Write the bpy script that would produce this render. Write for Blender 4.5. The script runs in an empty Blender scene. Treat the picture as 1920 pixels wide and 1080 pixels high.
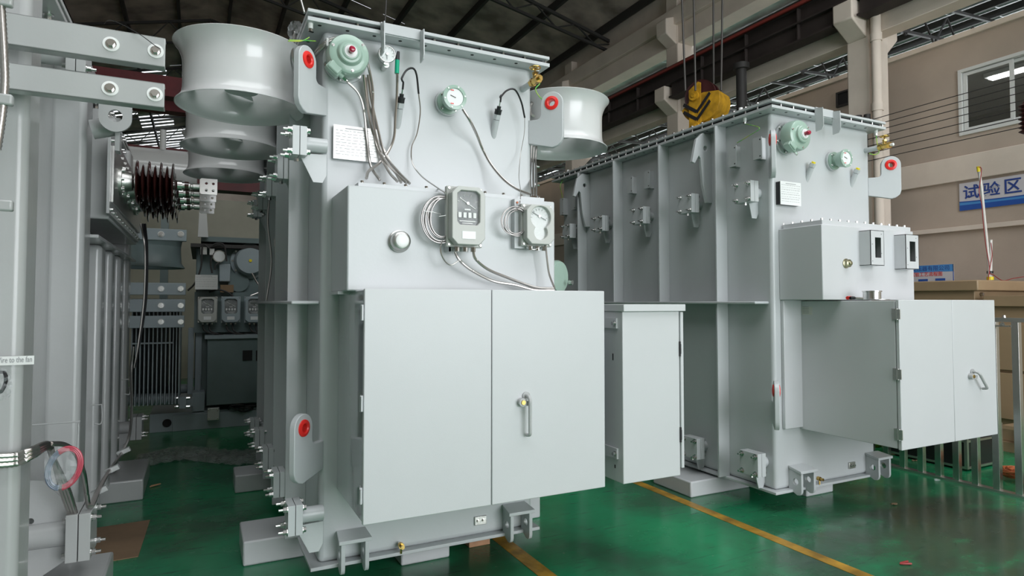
import bpy, bmesh, math, random
from mathutils import Vector as V, Matrix
random.seed(7)
PI = math.pi
S = bpy.context.scene
COL = S.collection
# ------------------------------------------------------------------ camera
FPX = 1170.0; YAW = math.radians(26.6); PIT = math.atan(40/FPX); EYE = V((0, 0, 1.6))
f0 = V((math.sin(YAW), math.cos(YAW), 0)); RT = V((math.cos(YAW), -math.sin(YAW), 0))
FW = f0*math.cos(PIT)+V((0, 0, 1))*math.sin(PIT); UP = V((0, 0, 1))*math.cos(PIT)-f0*math.sin(PIT)
cam = bpy.data.cameras.new('camera'); co = bpy.data.objects.new('camera', cam); COL.objects.link(co)
cam.sensor_width = 36; cam.lens = 36*FPX/1920; cam.shift_y = -12/1920
cam.clip_start = .05; cam.clip_end = 200
R = Matrix((RT, UP, -FW)).transposed()
co.matrix_world = Matrix.Translation(EYE) @ R.to_4x4()
S.camera = co
def at(ax, val, x, y):
    """the point of the plane ax = val that stands behind image point x, y (used for measuring)"""
    d = FW+RT*((x-960)/FPX)-UP*((y-528)/FPX); k = 'XYZ'.index(ax)
    return EYE+d*((val-EYE[k])/d[k])
# ------------------------------------------------------------------ light
w = bpy.data.worlds.new('world'); S.world = w; w.use_nodes = True
w.node_tree.nodes['Background'].inputs[0].default_value = (.88, .94, 1, 1)
w.node_tree.nodes['Background'].inputs[1].default_value = 1.6
def area(name, loc, rot, sx, sy, power, col):
    l = bpy.data.lights.new(name, 'AREA'); l.shape = 'RECTANGLE'; l.size = sx; l.size_y = sy; l.energy = power; l.color = col
    o = bpy.data.objects.new(name, l); COL.objects.link(o); o.location = loc; o.rotation_euler = rot; return o
area('door_daylight', (4.6, -6.8, 3.1), (math.radians(86), 0, 0), 6.5, 5.6, 330, (.97, .985, 1))
area('fill_light_near', (2.5, -.5, 8.7), (0, 0, 0), 11, 6, 430, (.95, .98, 1))  # added soft fill under the roof, lifts the ambient light
area('fill_light_far', (1.0, 18, 8.4), (0, 0, 0), 8, 10, 50, (.95, .98, 1))  # added weak fill over the far end of the hall
area('side_bay_daylight', (25.5, 14, 5.0), (math.radians(97), 0, math.radians(90)), 34, 3.4, 1500, (.95, .98, 1))
vs = S.view_settings; S.display_settings.display_device = 'sRGB'
vs.view_transform = 'Standard'; vs.look = 'None'; vs.exposure = 0.68; vs.gamma = 1; vs.use_curve_mapping = False
# ------------------------------------------------------------------ materials
def mat(name, col, rough=.4, metal=0, bump=0, bscale=60, var=0, vscale=3, coat=0, alpha=1, trans=0, emis=None, vcol=None):
    m = bpy.data.materials.new(name); m.use_nodes = True; nt = m.node_tree; b = nt.nodes['Principled BSDF']
    b.inputs['Base Color'].default_value = (*col, 1); b.inputs['Roughness'].default_value = rough; b.inputs['Metallic'].default_value = metal
    if coat: b.inputs['Coat Weight'].default_value = coat; b.inputs['Coat Roughness'].default_value = .06
    if alpha < 1: b.inputs['Alpha'].default_value = alpha
    if trans: b.inputs['Transmission Weight'].default_value = trans
    if emis: b.inputs['Emission Color'].default_value = (*col, 1); b.inputs['Emission Strength'].default_value = emis
    tc = nt.nodes.new('ShaderNodeTexCoord')
    if var:
        n = nt.nodes.new('ShaderNodeTexNoise'); n.inputs['Scale'].default_value = vscale; n.inputs['Detail'].default_value = 6
        nt.links.new(tc.outputs['Object'], n.inputs['Vector'])
        r = nt.nodes.new('ShaderNodeValToRGB'); r.color_ramp.elements[0].position = .35; r.color_ramp.elements[1].position = .68
        c2 = vcol or tuple(c*(1-var) for c in col)
        r.color_ramp.elements[0].color = (*c2, 1); r.color_ramp.elements[1].color = (*col, 1)
        nt.links.new(n.outputs['Fac'], r.inputs['Fac']); nt.links.new(r.outputs['Color'], b.inputs['Base Color'])
    if bump:
        n = nt.nodes.new('ShaderNodeTexNoise'); n.inputs['Scale'].default_value = bscale; n.inputs['Detail'].default_value = 3
        nt.links.new(tc.outputs['Object'], n.inputs['Vector'])
        bp = nt.nodes.new('ShaderNodeBump'); bp.inputs['Strength'].default_value = bump; bp.inputs['Distance'].default_value = .01
        nt.links.new(n.outputs['Fac'], bp.inputs['Height']); nt.links.new(bp.outputs['Normal'], b.inputs['Normal'])
    return m
M = dict(
 paint=mat('pale_blue_grey_gloss_paint', (.525, .55, .562), .34, bump=.05, bscale=35, var=.03, coat=.15),
 gloss=mat('shade_darkened_gloss_paint', (.38, .40, .42), .05, bump=.004, bscale=20, coat=1),  # cabinet's pale paint, base darkened to carry the shade of the gap
 satin=mat('pale_blue_grey_satin_paint', (.57, .585, .60), .36, bump=.04, bscale=240, var=.02),
 fan=mat('light_grey_fan_paint', (.62, .63, .63), .22, bump=.03, bscale=30, coat=.4),
 old=mat('mid_grey_gloss_paint', (.42, .43, .43), .27, bump=.06, bscale=30, var=.05, coat=.2),
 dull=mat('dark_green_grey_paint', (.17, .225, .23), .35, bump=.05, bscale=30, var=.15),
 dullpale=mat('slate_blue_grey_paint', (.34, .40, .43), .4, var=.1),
 hole=mat('black_hole', (.012, .012, .013), .8),
 gasket=mat('black_rubber_gasket', (.02, .02, .022), .6),
 steel=mat('stainless_steel', (.66, .66, .65), .24, 1),
 steel2=mat('brushed_steel', (.60, .60, .58), .38, 1, bump=.1, bscale=90),
 hose=mat('steel_conduit', (.50, .48, .46), .3, 1),
 wirecoil=mat('dull_steel_capillary', (.30, .29, .28), .35, 1),
 brass=mat('brass', (.72, .49, .16), .22, 1, var=.3, vscale=30),
 zinc=mat('yellow_zinc', (.42, .40, .26), .3, .9, var=.4, vscale=40),
 red=mat('red_plastic', (.78, .025, .02), .35),
 dred=mat('dark_red_button', (.38, .015, .05), .2, coat=.5),
 green=mat('sage_green_casting', (.33, .46, .39), .28, bump=.04, bscale=60, coat=.3),
 black=mat('black_rubber', (.015, .015, .017), .4),
 tgreen=mat('teal_green_sleeve', (.0, .35, .2), .35),
 white=mat('white_enamel', (.80, .81, .80), .3),
 grybox=mat('warm_grey_gauge_case', (.47, .48, .455), .35, bump=.04, bscale=120),
 glass=mat('gauge_glass', (.35, .37, .37), .04, alpha=.05),
 dial=mat('dial_face', (.78, .80, .80), .3),
 ddial=mat('dark_dial_face', (.10, .11, .12), .35, var=.5, vscale=9, vcol=(.30, .31, .31)),
 plate=mat('etched_nameplate_steel', (.66, .66, .65), .42, .5),
 ink=mat('grey_ink', (.30, .31, .32), .5),
 yel=mat('yellow_plastic', (.85, .68, .02), .4),
 ywire=mat('yellow_green_wire', (.62, .60, .05), .4, var=1, vscale=18, vcol=(.03, .45, .1)),
 brown=mat('brown_glazed_porcelain', (.035, .010, .009), .07, coat=1),
 concrete=mat('painted_concrete', (.80, .70, .61), .85, bump=.5, bscale=8, var=.14, vscale=1.6),
 wall=mat('stained_beige_plaster', (.55, .455, .38), .85, bump=.4, bscale=14, var=.16, vscale=1.1),
 wall2=mat('cream_plaster', (.42, .41, .34), .8, var=.12),
 roof=mat('dark_roof_sheet', (.60, .49, .43), .6, 0, bump=.5, bscale=3, var=.65, vscale=1.3),
 roof2=mat('galvanised_roof_sheet', (.60, .64, .64), .4, .3, bump=.4, bscale=3, var=.5, vscale=2),
 iron=mat('dark_iron', (.035, .033, .032), .6, bump=.2, bscale=40),
 girder=mat('dark_brown_girder', (.045, .033, .03), .7, var=.3),
 rail=mat('dull_red_rail', (.26, .04, .03), .6),
 redbeam=mat('red_crane_paint', (.14, .014, .017), .5, var=.3),
 yellow=mat('worn_yellow_crane_paint', (.62, .33, .015), .5, bump=.2, bscale=20, var=.45, vscale=9),
 sheave=mat('maroon_sheave', (.055, .012, .014), .45),
 rope=mat('dark_wire_rope', (.10, .095, .09), .5, .6),
 tan=mat('tan_enclosure_paint', (.37, .26, .155), .45, var=.1),
 wood=mat('pale_timber', (.55, .30, .17), .7, bump=.3, bscale=30, var=.15, vscale=12),
 card=mat('brown_cardboard', (.26, .17, .10), .85, var=.3),
 film=mat('clear_plastic_film', (.8, .85, .87), .15, alpha=.22, bump=.6, bscale=30),
 film2=mat('dusty_plastic_film', (.55, .58, .58), .12, alpha=.45, bump=.8, bscale=30),
 pvc=mat('white_pvc', (.72, .70, .66), .4),
 cred=mat('red_wire', (.30, .03, .03), .5),
 copper=mat('orange_cable', (.50, .14, .05), .5),
 blue=mat('banner_blue', (.025, .10, .42), .5),
 lblue=mat('light_blue_print', (.08, .30, .68), .5),
 navy=mat('lettering_blue', (.03, .07, .30), .5),
 paper=mat('banner_white', (.66, .64, .68), .6),
 pink=mat('pink_tubing', (.55, .08, .12), .25, alpha=.8),
 btub=mat('grey_blue_tubing', (.22, .27, .36), .25, alpha=.8),
 yline=mat('floor_yellow_paint', (.55, .30, .03), .4, bump=.2, bscale=30, var=.6, vscale=7),
 bag=mat('yellow_green_bag', (.50, .52, .05), .4),
 winglass=mat('window_glass', (.20, .25, .25), .06, coat=1),
 lamp=mat('fluorescent_tube', (1, 1, 1), .5, emis=6),
 yglow=mat('yellowed_label', (.6, .6, .55), .5),
)
def floor_mat():
    m = bpy.data.materials.new('worn_green_epoxy_floor'); m.use_nodes = True; nt = m.node_tree; b = nt.nodes['Principled BSDF']
    N = nt.nodes.new; L = nt.links.new
    tc = N('ShaderNodeTexCoord')
    def noise(scale, det, src, vec=None):
        n = N('ShaderNodeTexNoise'); n.inputs['Scale'].default_value = scale; n.inputs['Detail'].default_value = det
        mp = N('ShaderNodeMapping'); L(tc.outputs['Object'], mp.inputs['Vector'])
        if vec: mp.inputs['Scale'].default_value = vec; mp.inputs['Rotation'].default_value = (0, 0, .5)
        L(mp.outputs['Vector'], n.inputs['Vector']); return n
    def ramp(n, p0, c0, p1, c1):
        r = N('ShaderNodeValToRGB'); r.color_ramp.elements[0].position = p0; r.color_ramp.elements[1].position = p1
        r.color_ramp.elements[0].color = (*c0, 1); r.color_ramp.elements[1].color = (*c1, 1); L(n.outputs['Fac'], r.inputs['Fac']); return r
    base = ramp(noise(.7, 5, 0), .35, (.013, .17, .078), .7, (.022, .34, .135))
    dirt = ramp(noise(1.1, 9, 0), .47, (0, 0, 0), .68, (1, 1, 1))
    scr = ramp(noise(5, 8, 0, (1, 9, 1)), .60, (0, 0, 0), .72, (1, 1, 1))
    spk = ramp(noise(22, 6, 0), .70, (0, 0, 0), .76, (1, 1, 1))
    def mix(fac, a, bcol, k):
        x = N('ShaderNodeMix'); x.data_type = 'RGBA'; mu = N('ShaderNodeMath'); mu.operation = 'MULTIPLY'; mu.inputs[1].default_value = k
        L(fac.outputs['Color'], mu.inputs[0]); L(mu.outputs[0], x.inputs[0]); L(a, x.inputs[6]); x.inputs[7].default_value = (*bcol, 1); return x.outputs[2]
    c = mix(dirt, base.outputs['Color'], (.035, .042, .032), .7)
    # a large scuffed, oil-darkened patch worn into the paint in front of the right transformer
    mp = N('ShaderNodeMapping'); L(tc.outputs['Object'], mp.inputs['Vector']); mp.inputs['Location'].default_value = (3.6*.42, 15.1*.5, 0); mp.inputs['Scale'].default_value = (.42, .5, 0)
    gr = N('ShaderNodeTexGradient'); gr.gradient_type = 'SPHERICAL'; L(mp.outputs['Vector'], gr.inputs['Vector'])
    nz = noise(2.4, 10, 0, (1, 2, 1)); ad = N('ShaderNodeMath'); ad.operation = 'MULTIPLY'; L(gr.outputs['Fac'], ad.inputs[0]); L(nz.outputs['Fac'], ad.inputs[1])
    pr = N('ShaderNodeValToRGB'); pr.color_ramp.elements[0].position = .10; pr.color_ramp.elements[1].position = .34; pr.color_ramp.elements[0].color = (0, 0, 0, 1); pr.color_ramp.elements[1].color = (1, 1, 1, 1)
    L(ad.outputs[0], pr.inputs['Fac']); c = mix(pr, c, (.045, .052, .040), .85)
    c = mix(scr, c, (.02, .05, .035), .55)
    c = mix(spk, c, (.16, .22, .16), .5)
    L(c, b.inputs['Base Color'])
    rr = N('ShaderNodeMapRange'); L(noise(4, 6, 0).outputs['Fac'], rr.inputs[0]); rr.inputs[1].default_value = .3; rr.inputs[2].default_value = .7
    rr.inputs[3].default_value = .10; rr.inputs[4].default_value = .30; L(rr.outputs[0], b.inputs['Roughness'])
    bp = N('ShaderNodeBump'); bp.inputs['Strength'].default_value = .12; bp.inputs['Distance'].default_value = .01
    L(noise(18, 5, 0).outputs['Fac'], bp.inputs['Height']); L(bp.outputs['Normal'], b.inputs['Normal'])
    return m
M['floor'] = floor_mat()
# ------------------------------------------------------------------ mesh tools
def frame(ax):
    ax = V(ax).normalized(); t = V((0, 0, 1)) if abs(ax.z) < .9 else V((1, 0, 0))
    u = t.cross(ax).normalized(); return u, ax.cross(u).normalized(), ax
def spline(pts, step):
    P = [V(p) for p in pts]
    if len(P) < 3: P = [P[0], (P[0]+P[-1])/2, P[-1]]
    P = [P[0]*2-P[1]]+P+[P[-1]*2-P[-2]]; out = []
    for i in range(1, len(P)-2):
        a, b, c, d = P[i-1:i+3]; n = max(2, int((c-b).length/step))
        for k in range(n):
            t = k/n
            out.append(.5*((2*b)+(c-a)*t+(2*a-5*b+4*c-d)*t*t+(3*b-a-3*c+d)*t**3))
    out.append(P[-2]); return out
class MB:
    def __init__(s): s.bm = bmesh.new(); s.mats = []
    def mi(s, m):
        if m not in s.mats: s.mats.append(m)
        return s.mats.index(m)
    def faces(s, vs, fs, m):
        i = s.mi(m); vv = [s.bm.verts.new(v) for v in vs]
        for f in fs:
            try: fc = s.bm.faces.new([vv[k] for k in f]); fc.material_index = i
            except ValueError: pass
        return s
    def box(s, x0, x1, y0, y1, z0, z1, m):
        vs = [(x, y, z) for z in (z0, z1) for y in (y0, y1) for x in (x0, x1)]
        return s.faces(vs, [(0, 2, 3, 1), (4, 5, 7, 6), (0, 1, 5, 4), (2, 6, 7, 3), (0, 4, 6, 2), (1, 3, 7, 5)], m)
    def obox(s, c, u, v, w, m):   # oriented box, half vectors
        c = V(c); u = V(u); v = V(v); w = V(w); vs = [c+a*u+b*v+d*w for d in (-1, 1) for b in (-1, 1) for a in (-1, 1)]
        return s.faces(vs, [(0, 2, 3, 1), (4, 5, 7, 6), (0, 1, 5, 4), (2, 6, 7, 3), (0, 4, 6, 2), (1, 3, 7, 5)], m)
    def bar(s, p, q, w, h, m):
        p = V(p); q = V(q); u, v, a = frame(q-p); return s.obox((p+q)/2, u*w/2, v*h/2, (q-p)/2, m)
    def cyl(s, p, q, r, m, n=16, r2=None):
        p = V(p); q = V(q); r2 = r if r2 is None else r2
        return s.lathe([(0, 0), (r, 0), (r2, (q-p).length), (0, (q-p).length)], p, q-p, m, n)
    def lathe(s, prof, o, ax, m, n=24, sweep=2*PI, rot=0):
        u, v, a = frame(ax); o = V(o); i = s.mi(m); rings = []
        full = sweep > 6.28; k = n if full else n+1
        for r, h in prof:
            if r < 1e-6: rings.append([s.bm.verts.new(o+a*h)])
            else: rings.append([s.bm.verts.new(o+a*h+u*r*math.cos(rot+sweep*j/n)+v*r*math.sin(rot+sweep*j/n)) for j in range(k)])
        for A, B in zip(rings, rings[1:]):
            for j in range(n):
                j2 = (j+1) % k
                fs = [A[0], B[j2], B[j]] if len(A) == 1 else ([A[j], A[j2], B[0]] if len(B) == 1 else [A[j], A[j2], B[j2], B[j]])
                if len(A) == 1 and len(B) == 1: continue
                try: f = s.bm.faces.new(fs); f.material_index = i
                except ValueError: pass
        return s
    def tube(s, pts, r, m, n=8, step=.02, ribs=0, closed=False, raw=False):
        P = [V(p) for p in pts] if raw else spline(pts, ribs or step); i = s.mi(m); rings = []; u = None
        for k, p in enumerate(P):
            a = (P[min(k+1, len(P)-1)]-P[max(k-1, 0)])
            if closed: a = P[(k+1) % len(P)]-P[k-1]
            if a.length < 1e-9: a = V((0, 0, 1))
            a.normalize()
            if u is None: u = frame(a)[0]
            u = (u-a*u.dot(a)).normalized(); v = a.cross(u); rr = r*(1 if k % 2 else .84) if ribs else r
            rings.append([s.bm.verts.new(p+(u*math.cos(2*PI*j/n)+v*math.sin(2*PI*j/n))*rr) for j in range(n)])
        prs = list(zip(rings, rings[1:]))+([(rings[-1], rings[0])] if closed else [])
        for A, B in prs:
            for j in range(n):
                f = s.bm.faces.new([A[j], A[(j+1) % n], B[(j+1) % n], B[j]]); f.material_index = i
        if not closed:
            for rg in (rings[0][::-1], rings[-1]): f = s.bm.faces.new(rg); f.material_index = i
        return s
    def plate(s, outer, holes, o, u, v, th, m):   # outline (a,b) in axes u,v at o, thickness vector th
        o = V(o); u = V(u); v = V(v); th = V(th); i = s.mi(m)
        loops = [outer]+holes; L0 = []; L1 = []
        for lp in loops:
            L0.append([s.bm.verts.new(o+u*a+v*b) for a, b in lp]); L1.append([s.bm.verts.new(o+u*a+v*b+th) for a, b in lp])
        for L in (L0, L1):
            ed = []
            for lp in L:
                for k in range(len(lp)): ed.append(s.bm.edges.new((lp[k], lp[(k+1) % len(lp)])))
            g = bmesh.ops.triangle_fill(s.bm, edges=ed, use_beauty=True)
            for f in g['geom']:
                if isinstance(f, bmesh.types.BMFace): f.material_index = i
        for A, B in zip(L0, L1):
            for k in range(len(A)):
                k2 = (k+1) % len(A); f = s.bm.faces.new([A[k], A[k2], B[k2], B[k]]); f.material_index = i
        return s
    def hexbolt(s, p, d, r, h, m, washer=True, thread=0):
        d = V(d).normalized(); p = V(p)
        if washer: s.cyl(p, p+d*h*.2, r*1.45, m, 14)
        s.cyl(p+d*h*.2, p+d*h, r, m, 6)
        if thread: s.cyl(p+d*h, p+d*(h+thread), r*.55, m, 8)
        return s
def circ(cx, cy, r, n=20, a0=0, a1=2*PI):
    full = abs(a1-a0) > 6.28; k = n if full else n+1
    return [(cx+r*math.cos(a0+(a1-a0)*j/n), cy+r*math.sin(a0+(a1-a0)*j/n)) for j in range(k)]
WP = {}
def link(name, o, parent):
    COL.objects.link(o)
    return o
def obj(name, mb, parent=None, label=None, cat=None, group=None, kind=None, bevel=0, angle=35, bseg=2):
    me = bpy.data.meshes.new(name); bm = mb.bm
    bmesh.ops.recalc_face_normals(bm, faces=bm.faces)
    lo = V([min(v.co[k] for v in bm.verts) for k in range(3)]); hi = V([max(v.co[k] for v in bm.verts) for k in range(3)])
    c = (lo+hi)/2
    if parent is None and kind != 'structure': c.z = lo.z
    for v in bm.verts: v.co -= c
    bm.to_mesh(me); bm.free()
    for m in mb.mats: me.materials.append(M[m])
    me.shade_smooth(); me.set_sharp_from_angle(angle=math.radians(angle))
    o = bpy.data.objects.new(name, me); COL.objects.link(o); WP[o.name] = c
    if parent: o.parent = parent; o.location = c-WP[parent.name]
    else: o.location = c
    if bevel:
        b = o.modifiers.new('bevel', 'BEVEL'); b.width = bevel; b.segments = bseg; b.limit_method = 'ANGLE'; b.angle_limit = math.radians(40)
    if label: o['label'] = label
    if cat: o['category'] = cat
    if group: o['group'] = group
    if kind: o['kind'] = kind
    return o
def thing(name, loc, label, cat, group=None):
    o = bpy.data.objects.new(name, None); COL.objects.link(o); o.location = loc; o.empty_display_size = .1
    WP[o.name] = V(loc); o['label'] = label; o['category'] = cat
    if group: o['group'] = group
    return o
def text(name, body, o, u, v, size, m, parent, width=None, height=None, depth=.001, bold=0):
    cu = bpy.data.curves.new(name, 'FONT'); cu.body = body; cu.size = size; cu.extrude = depth; cu.align_x = 'LEFT'; cu.offset = bold
    t = bpy.data.objects.new(name, cu); COL.objects.link(t)
    bpy.context.view_layer.update()
    me = bpy.data.meshes.new_from_object(t.evaluated_get(bpy.context.evaluated_depsgraph_get()))
    bpy.data.objects.remove(t); o = V(o); u = V(u).normalized(); v = V(v).normalized(); n = u.cross(v)
    if not me.vertices: return None
    x0 = min(p.co.x for p in me.vertices); x1 = max(p.co.x for p in me.vertices); y0 = min(p.co.y for p in me.vertices); y1 = max(p.co.y for p in me.vertices)
    sx = width/(x1-x0) if width else 1; sy = height/(y1-y0) if height else sx
    for p in me.vertices: p.co = o+u*(p.co.x-x0)*sx+v*(p.co.y-y0)*sy+n*p.co.z
    bm = bmesh.new(); bm.from_mesh(me); mb = MB(); mb.bm = bm; mb.mi(m)
    for f in bm.faces: f.material_index = 0
    return obj(name, mb, parent)
X_ = V((1, 0, 0)); Y_ = V((0, 1, 0)); Z_ = V((0, 0, 1))
def A(ax, val, *pts): return [at(ax, val, x, y) for x, y in pts]
#SETTING
# ================================================================== the hall
b = MB().box(-9, 26, -7, 42, -.2, 0, 'floor'); obj('floor', b, kind='structure')
b = MB().box(3.47, 3.56, -3, 12, 0, .002, 'yline')
o = obj('yellow_floor_line', b, kind='structure')
b = MB().box(1.80, 1.90, -3, 9, 0, .002, 'yline'); obj('yellow_floor_line', b, kind='structure')
# side walls
b = MB().box(-9.2, -9, -7, 42, 0, 8.4, 'wall'); obj('wall_left', b, kind='structure')
b = MB().box(-9.2, 26, 42, 42.2, 0, 9.5, 'wall'); obj('wall_back', b, kind='structure')
b = MB().box(26, 26.2, -7, 42, 0, 3.5, 'wall').box(26, 26.2, -7, 42, 7, 8.4, 'wall'); obj('wall_far_right', b, kind='structure')
b = MB().box(9.4, 26, -7.2, -7, 0, 8.4, 'wall'); b.box(-9.2, 9.4, -7.2, -7, 6.0, 10.6, 'wall').box(-9.2, 1.2, -7.2, -7, 0, 6, 'wall').box(8.0, 9.4, -7.2, -7, 0, 6, 'wall'); obj('wall_front', b, kind='structure')
# office wall on the right with window opening
wl = at('X', 10, 1797, 130); wr0 = 2.6
wz0 = at('X', 10, 1800, 256).z; wz1 = at('X', 10, 1797, 133).z
b = MB(); yA = wl.y
b.box(10, 10.2, yA, 42, 0, 5.5, 'wall'); b.box(10, 10.2, -7, 2.2, 0, 5.5, 'wall')
b.box(10, 10.2, 2.2, yA, 0, wz0, 'wall'); b.box(10, 10.2, 2.2, yA, wz1, 5.5, 'wall'); obj('wall_right', b, kind='structure')
b = MB().box(9.96, 10.24, -7, 42, 5.5, 5.58, 'concrete'); obj('trim_1', b, kind='structure', bevel=.005)
z1 = at('X', 10, 1690, 315).z; z2 = at('X', 10, 1690, 358).z
b = MB().box(9.94, 10, -7, 42, z2, z1, 'concrete'); obj('trim_2', b, kind='structure', bevel=.01)
z1 = at('X', 10, 1722, 433).z; z2 = at('X', 10, 1722, 441).z
b = MB().box(9.93, 10, -7, 42, z2, z1, 'concrete'); obj('trim_3', b, kind='structure', bevel=.005)
# room behind the window
b = MB().box(10.2, 14, 0, 8, 5.35, 5.45, 'white').box(13.9, 14, 0, 8, 3.2, 5.4, 'wall2').box(10.2, 14, 7.9, 8, 3.2, 5.4, 'wall2').box(10.2, 14, 0, 8, 3.1, 3.2, 'wall2')
obj('office_room', b, kind='structure')
wf = MB()
def rect_frame(mb, x0, x1, y0, y1, z0, z1, t, m):
    mb.box(x0, x1, y0, y0+t, z0, z1, m).box(x0, x1, y1-t, y1, z0, z1, m).box(x0, x1, y0+t, y1-t, z0, z0+t, m).box(x0, x1, y0+t, y1-t, z1-t, z1, m)
rect_frame(wf, 9.97, 10.1, 2.2, yA, wz0, wz1, .05, 'white')
win = obj('window_1', wf, kind='structure', bevel=.004)
ym = at('X', 10, 1896, 180).y
b = MB(); rect_frame(b, 10.0, 10.03, ym-.03, yA-.06, wz0+.06, wz1-.06, .045, 'white'); b.box(10.012, 10.016, ym, yA-.08, wz0+.08, wz1-.08, 'glass'); obj('window_sash', b, win, kind='structure')
b = MB(); rect_frame(b, 10.04, 10.07, 2.26, ym+.03, wz0+.06, wz1-.06, .045, 'white'); b.box(10.052, 10.056, 2.3, ym, wz0+.08, wz1-.08, 'glass'); obj('window_sash', b, win, kind='structure')
t = thing('ceiling_lamp', (11.8, 3.9, 5.3), 'fluorescent tube lamp glowing behind the office window', 'lamp')
yl = at('X', 11.5, 1890, 137).y
b = MB().box(11.4, 11.6, yl-.9, yl+.3, 5.27, 5.34, 'white'); obj('housing', b, t)
b = MB().box(11.43, 11.57, yl-.85, yl+.25, 5.24, 5.27, 'lamp'); obj('tube', b, t)
# vent grille in wall
p = at('X', 9.99, 1573, 197); q = at('X', 9.99, 1597, 168)
b = MB().box(9.97, 10.0, q.y, p.y, at('X', 9.99, 1585, 195).z, at('X', 9.99, 1585, 173).z, 'hole')
rect_frame(b, 9.95, 10.0, q.y-.03, p.y+.03, at('X', 9.99, 1585, 195).z-.03, at('X', 9.99, 1585, 173).z+.03, .03, 'iron')
obj('wall_vent', b, label='small dark square vent high on the beige wall left of the drain pipe column', cat='vent')
# concrete columns with corbels, beams, drain pipe
for i, y in enumerate((1.75, 5.9, 10.1, 14.3, 18.5, 22.7, 26.9, 31.1)):
    b = MB().box(8.98, 9.45, y, y+.36, 0, 8.2, 'concrete')
    b.plate([(0, 5.62), (-.36, 5.86), (-.36, 6.15), (0, 6.15)], [], (8.99, y+.02, 0), X_, Z_, Y_*.32, 'concrete')
    b.plate([(0, 7.09), (-.30, 7.28), (-.30, 7.6), (0, 7.7)], [], (8.99, y+.02, 0), X_, Z_, Y_*.32, 'concrete')
    b.plate([(0, 5.40), (.32, 5.72), (.32, 6.1), (0, 6.1)], [], (9.44, y+.04, 0), X_, Z_, Y_*.28, 'concrete')
    obj('concrete_column', b, kind='structure', bevel=.02)
b = MB().box(9.05, 9.35, -7, 42, 5.66, 6.38, 'concrete'); obj('concrete_beam', b, kind='structure', bevel=.01)
b = MB().box(9.0, 9.4, -7, 42, 7.12, 7.5, 'concrete').box(8.9, 9.4, -7, 42, 7.5, 7.86, 'concrete'); obj('concrete_beam', b, kind='structure', bevel=.01)
p = at('Y', 5.82, 1655, 200)
b = MB().cyl((8.97, 5.78, 0), (8.97, 5.78, 7.9), .068, 'concrete', 20)
for z in (1.5, 3.3, 4.45, 5.5): b.cyl((8.97, 5.78, z), (8.97, 5.78, z+.12), .08, 'concrete', 20)
obj('drain_pipe', b, label='thick beige drain pipe running up beside the right concrete column', cat='pipe')
b = MB().box(9.15, 9.3, -7, 42, 7.86, 8.7, 'concrete'); obj('wall_upper_right', b, kind='structure')
# crane girder and rail
b = MB().box(8.66, 8.90, -7, 42, 6.16, 6.19, 'girder').box(8.76, 8.80, -7, 42, 6.19, 6.42, 'girder').box(8.64, 8.90, -7, 42, 6.42, 6.45, 'girder')
for y in (-2.4, 1.75, 5.9, 10.1, 14.3, 18.5, 22.7, 26.9, 31.1):
    b.box(8.74, 8.88, y+.38, y+4.12, 5.88, 6.16, 'girder').box(8.66, 8.92, y+.38, y+4.12, 5.86, 5.89, 'girder')
    for k in range(3): b.box(8.68, 8.88, y+1+k*1.1, y+1.02+k*1.1, 5.88, 6.42, 'girder')
obj('crane_runway_girder', b, kind='structure')
b = MB().box(8.60, 8.66, -7, 42, 6.42, 6.47, 'rail').box(8.72, 8.80, -7, 42, 6.45, 6.55, 'girder'); obj('crane_rail', b, kind='structure')
b = MB().cyl((8.58, 8.0, 0), (8.58, 8.0, 5.86), .09, 'iron', 24).cyl((8.58, 8.0, 5.76), (8.58, 8.0, 5.86), .14, 'iron', 24).cyl((8.58, 8.0, 0), (8.58, 8.0, .03), .2, 'iron', 24)
obj('steel_post', b, label='dark round steel post under the crane girder behind the right transformer', cat='post')
# main roof
def roofz(x): return 10.6-abs(x-.2)*.24
b = MB(); nx = 14; dy = 3.0
for ix in range(nx):
    xa = -9.2+ix*18.6/nx; xb = xa+18.6/nx
    for iy in range(17):
        ya = -7.2+iy*dy; yb = ya+dy
        if random.random() < .30:
            g = random.uniform(.004, .012); s0 = random.uniform(0, .6); L = random.uniform(.2, .5)
            # narrow leak of daylight at the lap of two sheets
            for (x0, x1, y0, y1) in ((xa, xa+(xb-xa)*s0, ya, yb), (xa+(xb-xa)*min(1, s0+L), xb, ya, yb), (xa+(xb-xa)*s0, xa+(xb-xa)*min(1, s0+L), ya+g, yb)):
                if x1-x0 > .001: b.faces([(x0, y0, roofz(x0)), (x1, y0, roofz(x1)), (x1, y1, roofz(x1)), (x0, y1, roofz(x0))], [(0, 1, 2, 3)], 'roof')
        elif ya > 25 and ix in (4, 5, 6, 7, 8):
            for k in range(5):
                y0 = ya+k*.6; b.faces([(xa, y0, roofz(xa)), (xb, y0, roofz(xb)), (xb, y0+.42, roofz(xb)), (xa, y0+.42, roofz(xa))], [(0, 1, 2, 3)], 'roof2')
        else: b.faces([(xa, ya, roofz(xa)), (xb, ya, roofz(xb)), (xb, yb, roofz(xb)), (xa, yb, roofz(xa))], [(0, 1, 2, 3)], 'roof')
obj('ceiling', b, kind='structure')
b = MB()
for k in range(14):
    x = -8.9+k*1.37; z = roofz(x)-.10
    b.box(x-.04, x+.04, -7, 42, z-.09, z+.09, 'iron')
obj('roof_purlins', b, kind='structure')
b = MB()
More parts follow.
